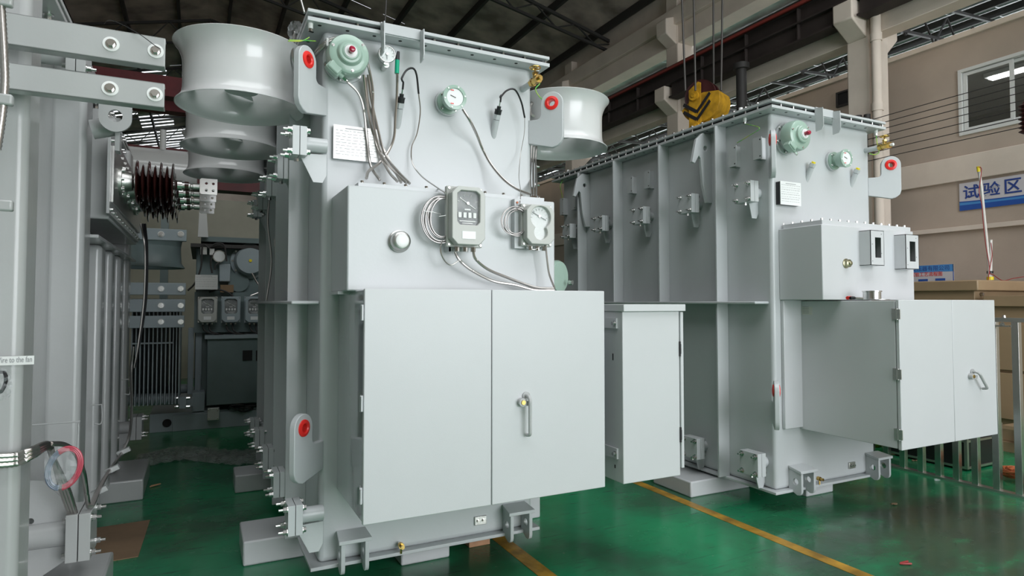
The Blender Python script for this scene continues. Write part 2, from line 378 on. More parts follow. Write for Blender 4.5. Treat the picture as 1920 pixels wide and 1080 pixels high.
for iy in range(12):
    y = -4+iy*4.2
    for sgn, xe in ((-1, -9), (1, 9.3)):
        b.bar((.2, y, roofz(.2)-.25), (xe, y, roofz(xe)-.25), .07, .07, 'iron')
        b.bar((.2, y, roofz(.2)-.95), (xe, y, roofz(xe)-.5), .06, .06, 'iron')
        for k in range(8):
            xa = .2+(xe-.2)*k/8; xb = .2+(xe-.2)*(k+.5)/8; xc = .2+(xe-.2)*(k+1)/8
            dz = lambda x: -.95+.45*abs(x-.2)/9
            b.bar((xa, y, roofz(xa)-.25), (xb, y, roofz(xb)+dz(xb)), .03, .03, 'iron'); b.bar((xb, y, roofz(xb)+dz(xb)), (xc, y, roofz(xc)-.25), .03, .03, 'iron')
obj('roof_trusses', b, kind='structure')
# lower roof of the next bay, seen over the office wall
b = MB()
def bz(x): return 7.25+(x-10)*.06
x = 9.5; k = 0
while x < 22:
    wd = .62; g = .30 if k % 2 else .10
    y = -7
    while y < 42:
        L = random.uniform(.5, 1.6); e = g*random.uniform(.0, 1.5) if random.random() < .6 else .0
        b.faces([(x+e, y, bz(x)), (x+wd, y, bz(x+wd)), (x+wd, y+L, bz(x+wd)), (x+e, y+L, bz(x))], [(0, 1, 2, 3)], 'roof2'); y += L
    x += wd; k += 1
obj('lower_roof_sheets', b, kind='structure')
b = MB(); x = 9.9
while x < 22:
    b.box(x-.03, x+.03, -7, 42, bz(x)-.16, bz(x)-.02, 'iron'); x += .62
for iy in range(24):
    y = -6+iy*2.1
    b.bar((9.6, y, bz(10)-.35), (22, y, bz(22)-.35), .05, .05, 'iron'); b.bar((9.6, y, bz(10)-.95), (22, y, bz(22)-.95), .05, .05, 'iron')
    for k in range(14): b.bar((9.8+k*.85, y, bz(10)-.35), (9.8+(k+.5)*.85, y, bz(10)-.93), .025, .025, 'iron'); b.bar((9.8+(k+.5)*.85, y, bz(10)-.93), (9.8+(k+1)*.85, y, bz(10)-.35), .025, .025, 'iron')
obj('lower_roof_frame', b, kind='structure')
# partition and red crane beam far back
b = MB().box(-6, 3.4, 15, 15.2, 0, 3.85, 'wall2'); obj('partition', b, kind='structure')
b = MB().box(-7, 3.4, 16.4, 16.9, 4.3, 5.1, 'redbeam').box(-7, 3.4, 16.2, 17.1, 5.1, 5.15, 'redbeam'); obj('crane_beam', b, label='dull red crane beam spanning above the cream partition far behind', cat='beam')
b = MB().box(-8.6, 8.4, 21, 21.5, 7.75, 8.35, 'redbeam').box(-8.6, 8.4, 22.6, 23.1, 7.75, 8.35, 'redbeam').box(-8.6, -8.2, 20.6, 23.5, 7.6, 7.9, 'redbeam').box(8.0, 8.4, 20.6, 23.5, 7.6, 7.9, 'redbeam'); obj('bridge_crane', b, label='dark red bridge crane high under the roof at the far end', cat='crane')
q = at('Y', 12.3, 372, 322); L_ = 2.2
t = thing('conservator_tank', (q.x-1.1, 12.3, 0), 'pale grey horizontal cylinder tank seen above the bushings far behind', 'tank')
obj('cylinder', MB().lathe([(0, 0), (.30, .02), (.33, .08), (.33, L_-.08), (.30, L_-.02), (0, L_)], (q.x-L_, 12.3, q.z), X_, 'fan', 32), t)
for dx in (-.5, -1.7): obj('leg', MB().box(q.x+dx-.06, q.x+dx+.06, 12.22, 12.38, 0, q.z-.3, 'dull'), t)
obj('vent_pipe', MB().cyl((q.x+.35-.9, 12.2, q.z+.3), (q.x+.35-.9, 12.2, q.z+.65), .05, 'fan', 14), t)
obj('vent_pipe', MB().cyl((q.x-.12, 12.1, q.z-.2), (q.x-.12, 12.1, q.z+.75), .05, 'fan', 14), t)
#TRANSFORMERS
# ================================================================== shared transformer parts
def lug_outline(w=.25):
    pts = [(0, 0), (.05, 0)]
    r = .03; cx = w-.15
    pts += [(cx-r+r*math.sin(a), r-r*math.cos(a)) for a in [k*PI/12 for k in range(1, 7)]]   # fillet up to the neck
    pts += [(w-.075+.075*math.cos(a), .10+.075*math.sin(a)) for a in [PI-k*PI/14 for k in range(15)]]
    pts += [(w, -.12), (w-.01, -.155), (w-.04, -.18), (w-.07, -.19), (0, -.155)]
    return pts
def lug(root, x, y, z, sx, w=.25, scale=1, s='paint', th=.035):
    c = (w-.075, .10)
    D_ = V((sx, -1, 0)).normalized(); N_ = V((sx, 1, 0)).normalized()   # the lug stands out diagonally from the tank corner
    b = MB().plate(lug_outline(w), [circ(c[0], c[1], .03, 20)], V((x, y, z))-N_*th/2, D_*scale, Z_*scale, N_*th, s)
    L = obj('lifting_lug', b, root, bevel=.004)
    q = V((x, y, z))+D_*c[0]*scale+Z_*c[1]*scale
    r = MB()
    for sg in (-1, 1): r.lathe([(.022, -th/2), (.022, .004), (.028, .010), (.044, .006), (.046, -.001), (.022, -.001)], q+N_*sg*th/2, N_*sg, 'red', 28)
    obj('red_ring', r, L, label='red plastic ring in the lug hole')
    return L
def rad_flange(root, x, y, z, sx, s='paint', size=.088, gus=-1, reach=.165, st=.085):
    """pipe stub from wall x going sx with a square bolted flange, gusset below (gus=-1) """
    b = MB().cyl((x, y, z), (x+sx*(reach-st+.01), y, z), size*.52, s, 20)
    g = [(0, -.045), (reach-st, -.05), (reach-st+.02, -size-.0), (.07, -.20), (.02, -.20), (0, -.16)] if gus < 0 else [(0, .045), (reach-st, .05), (reach-st, .08), (.05, .19), (0, .19)]
    b.plate(g, [], (x, y-.006, z), X_*sx, Z_, Y_*.012, s)
    P = obj('radiator_pipe', b, root, bevel=.002)
    h = size
    e0, e1, e2 = reach-st, reach-st*.52, reach-st*.48
    b = MB().box(*sorted((x+sx*e0, x+sx*e1)), y-h, y+h, z-h, z+h, s).box(*sorted((x+sx*e2, x+sx*reach)), y-h, y+h, z-h, z+h, s)
    b.box(*sorted((x+sx*e1, x+sx*e2)), y-h+.004, y+h-.004, z-h+.004, z+h-.004, 'gasket')
    F = obj('flange_plate', b, P, bevel=.003)
    for a in (-1, 1):
        for c in (-1, 1):
            m = MB().hexbolt((x+sx*reach, y+a*h*.74, z+c*h*.74), (sx, 0, 0), .014, .022, 'steel', thread=.022)
            obj('flange_bolt', m, P)
            obj('flange_nut', MB().hexbolt((x+sx*e0, y+a*h*.74, z+c*h*.74), (-sx, 0, 0), .014, .018, 'steel'), P)
    v = MB().cyl((x+sx*(reach-.03), y, z-h-.02), (x+sx*(reach-.03), y, z-h), .012, 'steel', 6) if gus > -2 else MB().cyl((x, y, z), (x, y, z+.01), .01, s, 6)
    obj('bleed_plug', v, P)
    return P
def body(root, X0, X1, Y0, Y1, zb, zt, s, stiff, out=.12, shelf=True):
    r = .03
    b = MB().box(X0, X1, Y0, Y1, zb+.02, zt+.005, s); obj('tank', b, root, bevel=r, bseg=4)
    b = MB().box(X0-.045, X1+.035, Y0-.04, Y1+.04, zb, zb+.02, s); obj('base_plate', b, root, bevel=.003)
    fo = .10
    b = MB().box(X0-fo, X1+fo-.02, Y0-fo, Y1+fo, zt, zt+.022, s)
    n = 10
    for k in range(n): 
        xx = X0-fo+.07+(X1-X0+2*fo-.16)*k/(n-1); b.cyl((xx, Y0-fo*.55, zt-.0008), (xx, Y0-fo*.55, zt+.001), .011, 'hole', 12)
    for k in range(22):
        yy = Y0+.05+(Y1-Y0-.1)*k/21; b.cyl((X0-fo*.55, yy, zt-.0008), (X0-fo*.55, yy, zt+.001), .011, 'hole', 12)
    obj('top_flange', b, root, bevel=.003)
    b = MB().box(X0-fo+.035, X1+fo-.055, Y0-fo+.035, Y1+fo-.035, zt+.022, zt+.047, 'gasket'); obj('gasket', b, root)
    b = MB().box(X0-fo, X1+fo-.02, Y0-fo, Y1+fo, zt+.047, zt+.067, s); obj('cover', b, root, bevel=.003)
    for k in range(n):
        xx = X0-fo+.12+(X1-X0+2*fo-.16)*k/(n-1); obj('cover_bolt', MB().cyl((xx, Y0-fo+.02, zt+.022), (xx, Y0-fo+.02, zt+.047), .007, 'steel', 8), root)
    for k in range(26):
        yy = Y0+.05+(Y1-Y0-.1)*k/25; obj('cover_bolt', MB().cyl((X0-fo+.016, yy, zt+.022), (X0-fo+.016, yy, zt+.067), .007, 'steel', 8).hexbolt((X0-fo+.016, yy, zt+.067), (0, 0, 1), .012, .012, 'steel'), root)
    for y in stiff:
        for sg, xe in ((-1, X0), (1, X1)):
            b = MB().box(*sorted((xe, xe+sg*out)), y, y+.016, zb+.02, zt, s); obj('stiffener', b, root, bevel=.002)
    if shelf:
        for sg, xe in ((-1, X0), (1, X1)):
            b = MB().box(*sorted((xe, xe+sg*(out+.03))), Y0+.04, Y1-.02, 1.592, 1.612, s); obj('side_rib', b, root, bevel=.006)
def clevis(root, x, y, z, s, w=.16, h=.155, d=.125):
    """towing bracket: sloping roof plate over two pierced cheeks, facing -y"""
    b = MB(); th = .022
    b.faces([(x, y, z+h), (x+w, y, z+h), (x+w+.01, y-d, z+h-.02), (x-.01, y-d, z+h-.02), (x, y, z+h+.02), (x+w, y, z+h+.02), (x+w+.01, y-d, z+h), (x-.01, y-d, z+h)],
            [(0, 1, 2, 3), (4, 5, 6, 7), (0, 1, 5, 4), (1, 2, 6, 5), (2, 3, 7, 6), (3, 0, 4, 7)], s)
    P = obj('towing_bracket', b, root, bevel=.003)
    out = [(0, 0), (0, h+.005), (d-.008, h-.018), (d-.008, .03)]+[(d-.038+.03*math.cos(a), .0+.03+.03*math.sin(a)-.03) for a in [-k*PI/12 for k in range(1, 6)]]+[(d-.05, -.03)]
    out = [(0, -.0), (0, h+.004), (d-.01, h-.016), (d-.01, .0), (d-.016, -.02), (d-.03, -.032), (d-.05, -.035)]
    for xx in (x+.004, x+w-th-.004):
        b = MB().plate(out, [circ(d*.5, h*.42, .024, 18)], (xx, y, z), -Y_, Z_, X_*th, s); obj('cheek_plate', b, P, bevel=.002)
    return P
def relief(root, x, y, z, r=.115, tilt=(0, 0), s='green'):
    """round pressure relief device on the tank front, facing -y"""
    ax = V((tilt[0], -1, tilt[1])).normalized(); u, v, a = frame(ax); o = V((x, y, z))
    b = MB().lathe([(0, 0), (r*1.05, 0), (r*1.05, .02), (r*.8, .02), (r*.8, .045), (0, .045)], o, ax, 'paint', 36)
    for k in range(6):
        t = k*PI/3+.3; b.hexbolt(o+a*.02+(u*math.cos(t)+v*math.sin(t))*r*.93, a, .009, .02, 'steel')
    P = obj('relief_valve', b, root)
    b = MB().lathe([(0, .045), (r*.9, .045), (r*.98, .055), (r, .075), (r*.98, .13), (r*.93, .143), (r*.82, .15), (r*.62, .152), (r*.57, .158), (r*.55, .172), (r*.5, .177), (r*.40, .178), (r*.36, .183), (r*.33, .184), (0, .184)], o, ax, s, 48)
    obj('bell_cover', b, P, label='sage green domed cover')
    obj('centre_disc', MB().lathe([(0, .184), (r*.30, .184), (r*.30, .187), (0, .187)], o, ax, 'dial', 30), P, label='white disc')
    obj('button', MB().lathe([(0, .187), (r*.12, .187), (r*.12, .20), (r*.15, .205), (r*.15, .22), (r*.10, .228), (0, .23)], o, ax, 'dred', 24), P, label='dark red button')
    for k in range(3):
        t = .7+k*2*PI/3; obj('cover_screw', MB().hexbolt(o+a*.15+(u*math.cos(t)+v*math.sin(t))*r*.82, a, .006, .006, 'steel'), P)
    c = o+a*.10-v*0; c = o+ax*.11+V((-.075, 0, -.085))
    d = V((.75, 0, -.62)).normalized(); e = V((.62, 0, .75)).normalized()
    b = MB().obox(c, d*.042, e*.03, ax*.028, s).obox(c+ax*.03, d*.036, e*.025, ax*.008, s).cyl(c+d*.03, c+d*.065, .014, s, 14)
    J = obj('junction_box', b, P, bevel=.008, bseg=3)
    obj('cable_gland', MB().cyl(c+d*.065, c+d*.085, .013, 'steel', 6).cyl(c+d*.085, c+d*.095, .010, 'steel', 12), P)
    return c+d*.095
def level_gauge(root, x, y, z, r=.072, tilt=(0, 0)):
    ax = V((tilt[0], -1, tilt[1])).normalized(); u, v, a = frame(ax); o = V((x, y, z))
    b = MB().lathe([(0, 0), (r*1.12, 0), (r*1.12, .02), (0, .02)], o, ax, 'paint', 32); P = obj('level_gauge', b, root)
    b = MB().lathe([(0, .02), (r*1.0, .02), (r*1.0, .035), (r*.6, .038), (r*.6, .06), (r*.85, .075), (r*.95, .12), (r*1.02, .122), (r*1.02, .138), (r*.76, .14), (r*.74, .134), (0, .134)], o, ax, 'green', 40)
    for k in range(4):
        t = k*PI/2+.78; b.hexbolt(o+a*.035+(u*math.cos(t)+v*math.sin(t))*r*.82, a, .007, .015, 'steel')
    obj('gauge_case', b, P, label='sage green casting')
    obj('dial', MB().lathe([(0, .134), (r*.72, .134), (r*.72, .136), (0, .136)], o, ax, 'dial', 32), P, label='white dial')
    up = Z_-a*a.z; rt = a.cross(up).normalized()*-1
    obj('pointer', MB().obox(o+a*.138+rt*-.012+up*.003, (rt*-.9+up*.3).normalized()*.018, up*.0018, a*.0008, 'black'), P)
    m = MB()
    for dz in (.04, -.04): m.obox(o+a*.1375+rt*-.018+up*dz, rt*.010, up*.0025, a*.0006, 'red')
    obj('dial_marks', m, P)
    for k in range(6):
        t = k*PI/3+.2; obj('case_screw', MB().cyl(o+a*.138+(u*math.cos(t)+v*math.sin(t))*r*.90, o+a*.142+(u*math.cos(t)+v*math.sin(t))*r*.90, .0055, 'white', 12), P)
    return o+ax*.125+V((r*.75, 0, -r*.85))
def thermowell(root, x, y, z, cap):
    d = V((.0, -.55, 1)).normalized(); o = V((x, y+.01, z))
    b = MB().cyl(o-d*.03, o+d*.10, .021, 'paint', 20).cyl(o+d*.10, o+d*.103, .019, 'gasket', 20).cyl(o+d*.103, o+d*.135, .024, 'paint', 6); P = obj('thermometer_pocket', b, root)
    e = o+d*.135
    if cap == 'yellow': obj('pocket_cap', MB().cyl(e, e+d*.012, .016, 'yel', 16), P, label='yellow cap'); return e
    obj('plug', MB().cyl(e, e+d*.025, .022, 'black', 16).cyl(e+d*.025, e+d*.03, .024, 'black', 16).cyl(e+d*.03, e+d*.05, .013, 'black', 12).cyl(e+d*.05, e+d*.085, .004, 'steel', 8), P, label='black cable plug')
    return e+d*.085
def gate_valve(root, x, y, z, cap='brass'):
    o = V((x, y, z)); P = obj('valve_pipe', MB().cyl(o, o+V((0, -.12, 0)), .021, 'paint', 20), root)
    q = o+V((0, -.12, 0)); b = MB().cyl(q, q+V((0, -.03, 0)), .027, 'brass', 6).cyl(q+V((0, -.03, 0)), q+V((0, -.075, 0)), .022, 'brass', 20).cyl(q+V((0, -.075, 0)), q+V((0, -.10, 0)), .028, 'brass', 6).cyl(q+V((0, -.10, 0)), q+V((0, -.125, 0)), .012, cap, 14)
    b.cyl(q+V((0, -.05, 0)), q+V((0, -.05, .04)), .02, 'brass', 16, .014).cyl(q+V((0, -.05, .04)), q+V((0, -.05, .055)), .018, 'brass', 6).cyl(q+V((0, -.05, .055)), q+V((0, -.05, .085)), .006, 'brass', 10)
    obj('valve_body', b, P, label='brass valve body')
    c = q+V((0, -.05, .083)); m = MB(); m.tube([c+V((.033*math.cos(t), .033*math.sin(t), 0)) for t in [k*2*PI/20 for k in range(20)]], .005, 'brass', closed=True, raw=True)
    for k in range(4): t = k*PI/2+.4; m.tube([c, c+V((.033*math.cos(t), .033*math.sin(t), 0))], .004, 'brass', n=6)
    obj('handwheel', m, P, label='brass handwheel')
    return q
def drain(root, x, y, z):
    q = V((x, y, z)); b = MB().cyl(q, q+V((0, -.03, 0)), .012, 'steel', 14).cyl(q+V((0, -.03, 0)), q+V((0, -.055, 0)), .017, 'brass', 8).cyl(q+V((0, -.055, 0)), q+V((0, -.08, 0)), .011, 'brass', 12).cyl(q+V((0, -.045, -.015)), q+V((0, -.045, -.045)), .006, 'brass', 8)
    obj('drain_cock', b, root, label='small brass cock')
def earth_pad(root, x, y, z):
    b = MB().box(x-.04, x+.04, y-.012, y, z-.026, z+.026, 'steel2'); P = obj('earthing_pad', b, root, bevel=.003, label='steel pad')
    for s in (-.018, .018): obj('pad_bolt', MB().hexbolt((x+s, y-.012, z), (0, -1, 0), .0085, .012, 'steel'), P)
def hinge(root, x, y, z, h, s='steel2', side=-1):
    b = MB().cyl((x+side*.008, y, z-h/2), (x+side*.008, y, z+h/2), .008, s, 12)
    b.box(x+side*.004-.002, x+side*.004+.002, y-.002, y+.035, z-h/2, z+h/2, s).box(x+side*.012-.003, x+side*.012+.003, y-.026, y+.002, z-h/2+.004, z+h/2-.004, s)
    return obj('hinge', b, root)
def handle(root, x, y, z, L, rz=0):
    c = V((x, y, z)); d = V((math.sin(rz), 0, -math.cos(rz)))
    P = obj('door_handle', MB().tube([c, c+V((0, -.028, 0)), c+V((0, -.045, 0))+d*.015, c+V((0, -.047, 0))+d*.05, c+V((0, -.047, 0))+d*(L*.55), c+V((0, -.047, 0))+d*(L-.03), c+V((0, -.043, 0))+d*(L-.008), c+V((0, -.012, 0))+d*L], .0095, 'old', 12, step=.006).lathe([(0, 0), (.022, 0), (.022, .008), (0, .008)], c, (0, -1, 0), 'old', 20), root)
    q = c+V((-.03, 0, -.03)); obj('lock', MB().cyl(q, q+V((0, -.028, 0)), .022, 'old', 24).cyl(q+V((0, -.028, 0)), q+V((0, -.034, 0)), .012, 'brass', 14).box(q.x, q.x+.045, y-.03, y-.022, q.z-.018, q.z+.006, 'old'), P)
def name_plate(root, x0, x1, y, z0, z1, face='plate', back='paint', th=.03, rows=9, seed=1, skew=0):
    b = MB().box(x0+.003, x1-.003, y+.002, y+th, z0+.003, z1-.003, back); P = obj('nameplate', b, root)
    obj('engraved_sheet', MB().box(x0, x1, y-.001, y+.003, z0, z1, face), P, label='white engraved sheet')
    m = MB(); rnd = random.Random(seed); W = x1-x0; H = z1-z0
    m.box(x0+W*.25, x1-W*.25, y-.0016, y-.001, z1-H*.10, z1-H*.075, 'ink')
    for k in range(rows):
        z = z1-H*.15-k*H*.78/rows; x = x0+W*.05
        while x < x1-W*.1:
            L = rnd.uniform(.03, .12)*W; m.box(x, min(x+L, x1-W*.05), y-.0016, y-.001, z-H*.02, z-H*.008, 'ink'); x += L+rnd.uniform(.02, .05)*W
        if k % 2 == 0: m.box(x0+W*.04, x1-W*.04, y-.0014, y-.001, z+.001, z+.0018, 'ink')
    obj('engraving', m, P)
def gauge_box(root, x0, x1, y, z0, z1, style=0, depth=.09, case='grybox', seed=0):
    """octagonal temperature instrument with window, front at y"""
    w = x1-x0; h = z1-z0; c = w*.18; yb = y+depth
    b = MB().box(x0-.008, x1+.008, yb-.03, yb, z0-.008, z1+.008, case)
    o = [(c, 0), (w-c, 0), (w, c), (w, h-c), (w-c, h), (c, h), (0, h-c), (0, c)]
    hw = [(w*.24+.0, h*.34), (w*.76, h*.34), (w*.84, h*.34+c*.55), (w*.84, h*.93-c*.5), (w*.72, h*.93), (w*.28, h*.93), (w*.16, h*.93-c*.5), (w*.16, h*.34+c*.55)]
    if style == 1: 
        hw = circ(w*.5, h*.68, w*.36, 20, -.9, PI+.9)+circ(w*.5, h*.30, w*.24, 14, PI-.7, 2*PI+.7)
    b.plate([(a, k) for a, k in o], [hw], (x0, y, z0), X_, Z_, Y_*(depth-.03), case)
    P = obj('temperature_indicator', b, root, bevel=.004)
    f = MB().plate([(a, k) for a, k in hw], [], (x0, y+.022, z0), X_, Z_, Y_*.004, 'ddial' if style == 0 else 'dial'); obj('dial', f, P)
    m = MB(); cx = x0+w*.5; cz = z0+h*.72
    for sg in (1, -1): m.obox((cx-sg*w*.12, y+.018, cz+sg*h*.045), (w*.12, 0, -h*.045), (.0, 0, .0022), (0, .001, 0), 'white' if style == 0 else 'ink')
    m.cyl((cx, y+.021, cz), (cx, y+.012, cz), .007, 'steel', 14); obj('pointer', m, P)
    if style == 0:
        m = MB()
        for k in range(4): m.box(x0+w*(.22+.15*k), x0+w*(.31+.15*k), y+.016, y+.021, z0+h*.47, z0+h*.56, 'white')
        for t in [k*PI/8 for k in range(1, 8)]: m.obox((cx-math.cos(t)*w*.29, y+.020, cz-.01+math.sin(t)*w*.29), (math.cos(t)*.005, 0, -math.sin(t)*.005), (.0008, 0, .0008), (0, .001, 0), 'white')
        m.box(cx-w*.09, cx+w*.09, y+.018, y+.021, z0+h*.60, z0+h*.625, 'white')
        m.box(x0+w*.26, x0+w*.74, y+.019, y+.021, z0+h*.405, z0+h*.42, 'white').box(x0+w*.34, x0+w*.66, y+.019, y+.021, z0+h*.37, z0+h*.382, 'white')
        obj('dial_marks', m, P)
        obj('label_plate', MB().box(x0+w*.30, x0+w*.70, y-.002, y, z0+h*.10, z0+h*.23, 'dial'), P, label='small white plate')
    else:
        m = MB()
        for t in [k*PI/8 for k in range(0, 9)]: m.obox((cx-math.cos(t)*w*.27, y+.020, z0+h*.68+math.sin(t)*w*.27), (math.cos(t)*.005, 0, -math.sin(t)*.005), (.0006, 0, .0006), (0, .001, 0), 'ink')
        obj('dial_marks', m, P)
    obj('window', MB().plate(hw, [], (x0, y+.004, z0), X_, Z_, Y_*.002, 'glass'), P)
    for a in (x0+.004, x1-.004):
        for k in (z0+.004, z1-.004): obj('case_screw', MB().cyl((a, yb-.03, k), (a, yb-.038, k), .006, 'steel', 10), P)
    for t in (.25, .5, .75):
        g = MB().cyl((x0+w*t, yb-.035, z0-.008), (x0+w*t, yb-.035, z0-.032), .0135, 'steel', 6)
        obj('cable_gland', g, P)
    return P
def fan(root, cx, cy, z0, z1, side, s='fan'):
    r = .345; h = z1-z0; t = .006
    prof = [(r-.045, 0+.02)]
    prof = [(r+.0, 0), (r-.006, .006), (r-.022, .02), (r-.034, .045), (r-.038, .075), (r-.039, .11), (r-.039, h-.14), (r-.037, h-.105), (r-.030, h-.075), (r-.018, h-.045), (r-.002, h-.018), (r+.014, h)]
    inn = [(a-t, k) for a, k in prof][::-1]
    b = MB().lathe(prof+[(r+.012, h+.003), (r+.008, h+.003)]+inn+[(r-.004, -.004), (r, -.004), prof[0]], (cx, cy, z0), Z_, s, 64)
    P = obj('fan_duct', b, root, angle=50)
    b = MB().lathe([(0, .1), (.09, .1), (.10, .12), (.10, .2), (.08, .24), (0, .24)], (cx, cy, z0), Z_, s, 28); obj('fan_hub', b, P)
    for k in range(5):
        a = k*2*PI/5+.3; d = V((math.cos(a), math.sin(a), 0)); e = V((-d.y, d.x, 0)); c = V((cx, cy, z0+.16))
        vs = []
        for rr, wd, tw in ((.09, .05, .6), (.18, .075, .45), (.285, .085, .3)):
            for sg in (-1, 1): vs.append(c+d*rr+e*sg*wd*math.cos(tw)+Z_*sg*wd*math.sin(tw))
        vs += [v+Z_*.005 for v in vs]
        obj('fan_blade', MB().faces(vs, [(0, 1, 3, 2), (2, 3, 5, 4), (6, 8, 9, 7), (8, 10, 11, 9), (0, 2, 8, 6), (2, 4, 10, 8), (1, 7, 9, 3), (3, 9, 11, 5), (4, 5, 11, 10), (0, 6, 7, 1)], s), P)
    m = MB()
    for k in range(10):
        a = k*2*PI/10+.2; d = V((math.cos(a), math.sin(a), 0)); q = V((cx, cy, z1-.055))+d*(r-.034); m.cyl(q, q+d*.006, .007, s, 10)
    obj('rivets', m, P)
    xx = cx+side*(r-.05)
    for z in (z0+.09, z0+.17): m = MB().box(*sorted((xx, xx+side*.16)), cy-.02, cy+.26, z, z+.008, s); obj('fan_bracket', m, P)
    obj('cable_cap', MB().lathe([(0, 0), (.10, 0), (.08, .03), (0, .035)], (cx+.05, cy, z1-.03), Z_, s, 20), P)
def tabs(root, xs, y, z, s, drop=.19):
    b = MB().box(xs[0]-.002, xs[1]+.002, y-.012, y, z-.055, z+.005, s); P = obj('hanger_bracket', b, root)
    for x in xs:
        o = [(0, 0), (-.07, -.012), (-.075, -drop+.03), (-.06, -drop+.006), (-.005, -drop)]
        obj('hanger_tab', MB().plate(o, [], (x, y, z), Y_, Z_, X_*.006, s), P)
def cabinet(root, name, x0, x1, y0, y1, z0, z1, split, s, door, hz, hs='steel2', ajar=0):
    b = MB().box(x0, x1, y0+.03, y1, z0+.006, z1-.006, s); P = obj(name, b, root, bevel=.004)
    b = MB().box(x0-.002, split-.002, y0, y0+.024, z0, z1, door); D1 = obj('door', b, P, bevel=.004)
    b = MB().box(split+.002, x1+.002, y0, y0+.024, z0, z1, door); D2 = obj('door', b, P, bevel=.004)
    for z in hz: hinge(P, x0-.002, y0+.012, z, .075, hs)
    return P, D1, D2
def crumple(mb, ax, val, px, py, w, h, seed, n=9):
    rnd = random.Random(seed); vs = []
    for j in range(n+1):
        for i in range(n+1):
            a = (i/n-.5)*2; c = (j/n-.5)*2; k = 1/max(1, (a*a+c*c)**.5)**.8
            vs.append(at(ax, val+rnd.uniform(-.03, .03), px+w/2+a*k*w/2+rnd.uniform(-2, 2), py+h/2+c*k*h/2+rnd.uniform(-2, 2)))
    return mb.faces(vs, [(j*(n+1)+i, j*(n+1)+i+1, (j+1)*(n+1)+i+1, (j+1)*(n+1)+i) for j in range(n) for i in range(n)], 'film')
#T1
# ================================================================== transformer in the middle
T1 = thing('transformer', (1.27, 5.1, 0), 'tall pale grey power transformer in the centre with round fan ducts beside its top', 'transformer')
X0, X1, Y0, Y1, zb, zt = .602, 1.935, 3.576, 6.7, .15, 3.135
stf = [Y0+.46, Y0+1.18, Y0+1.90, Y0+2.58]
body(T1, X0, X1, Y0, Y1, zb, zt, 'paint', stf)
def on1(x, y, d=0): return at('Y', Y0-d, x, y)
for px, py in ((605, 165), (603, 826)):
    q = on1(px, py); lug(T1, X0+.012, Y0+.012, q.z, -1)
q = on1(992, 226); lug(T1, X1-.012, Y0+.012, q.z, 1, w=.232)
ups = (3.74-3.398, 1.04, 1.74, 2.45, 2.95)
q = at('X', X0-.15, 558, 269); q2 = at('X', X0-.15, 550, 968)
for dy in ups:
    rad_flange(T1, X0, q.y+dy-ups[0], q.z, -1, size=.076, reach=.185, st=.072); rad_flange(T1, X0, q2.y+dy-ups[0], q2.z, -1, size=.076, reach=.185, st=.072)
    rad_flange(T1, X1, Y0+dy, 2.50, 1)
for k in range(3):
    fan(T1, .20, 3.92+1.07*k, 2.73, 3.07, 1); fan(T1, 2.36, 3.92+1.07*k, 2.73, 3.07, -1)
xa = on1(714, 60, .1).x; xb = on1(787, 75, .1).x
tabs(T1, (xa, xb), Y0-.10, zt+.06, 'paint')
for x, z in ((612, 1000), (936, 955)): pass
q = at('Y', Y0, 640, 985); clevis(T1, .70, Y0, .16, 'paint'); clevis(T1, 1.72, Y0, .16, 'paint')
q = on1(748, 1018); drain(T1, q.x, Y0, q.z)
q = on1(900, 975); earth_pad(T1, q.x, Y0, q.z)
q = on1(655, 113); g1 = relief(T1, q.x-.03, Y0, q.z-.02)
q = on1(848, 190); g2 = level_gauge(T1, q.x-.035, Y0, q.z-.02)
q = on1(752, 232); t1 = thermowell(T1, q.x-.02, Y0, q.z-.01, '')
q = on1(926, 253); t2 = thermowell(T1, q.x, Y0, q.z, '')
q = on1(985, 168); gate_valve(T1, q.x-.02, Y0, q.z)
a = on1(625, 232, .03); c = on1(711, 298, .03); name_plate(T1, a.x, c.x, Y0-.035, on1(625, 297, .03).z, on1(625, 233, .03).z, 'plate', seed=3)
# pressure gauge
q = at('Y', Y0-.1, 727, 102); o = V((q.x, Y0-.06, q.z)); ax = V((-.12, -1, -.05))
P = obj('pressure_gauge', MB().cyl((q.x, Y0, q.z-.05), (q.x, Y0-.07, q.z-.05), .017, 'steel', 16).lathe([(0, 0), (.046, 0), (.05, .01), (.05, .05), (.047, .054), (.043, .054), (.043, .047), (0, .047)], o, ax, 'steel', 36), T1)
obj('dial', MB().lathe([(0, .0475), (.043, .0475), (.043, .049), (0, .049)], o, ax, 'dial', 32), P, label='white dial')
m = MB(); u_, v_, a_ = frame(ax)
for k in range(9): t = k*PI/6-.3; m.obox(o+a_*.05+(u_*math.cos(t)+v_*math.sin(t))*.034, (u_*math.cos(t)+v_*math.sin(t))*.005, (v_*math.cos(t)-u_*math.sin(t))*.001, a_*.0005, 'ink')
m.cyl(o+a_*.049, o+a_*.058, .008, 'steel', 16); m.obox(o+a_*.052+Z_*-.012, X_*.0015, Z_*.018, a_*.0008, 'ink'); obj('pointer', m, P)
b = MB().cyl(at('Y', Y0-.1, 744, 138), at('Y', Y0-.1, 745, 113), .013, 'tgreen', 16); obj('connector_sleeve', b, P, label='green sleeve')
b = MB().cyl(at('Y', Y0-.1, 745, 113), at('Y', Y0-.1, 747, 97), .013, 'black', 14, .008); obj('connector', b, P, label='black elbow plug')
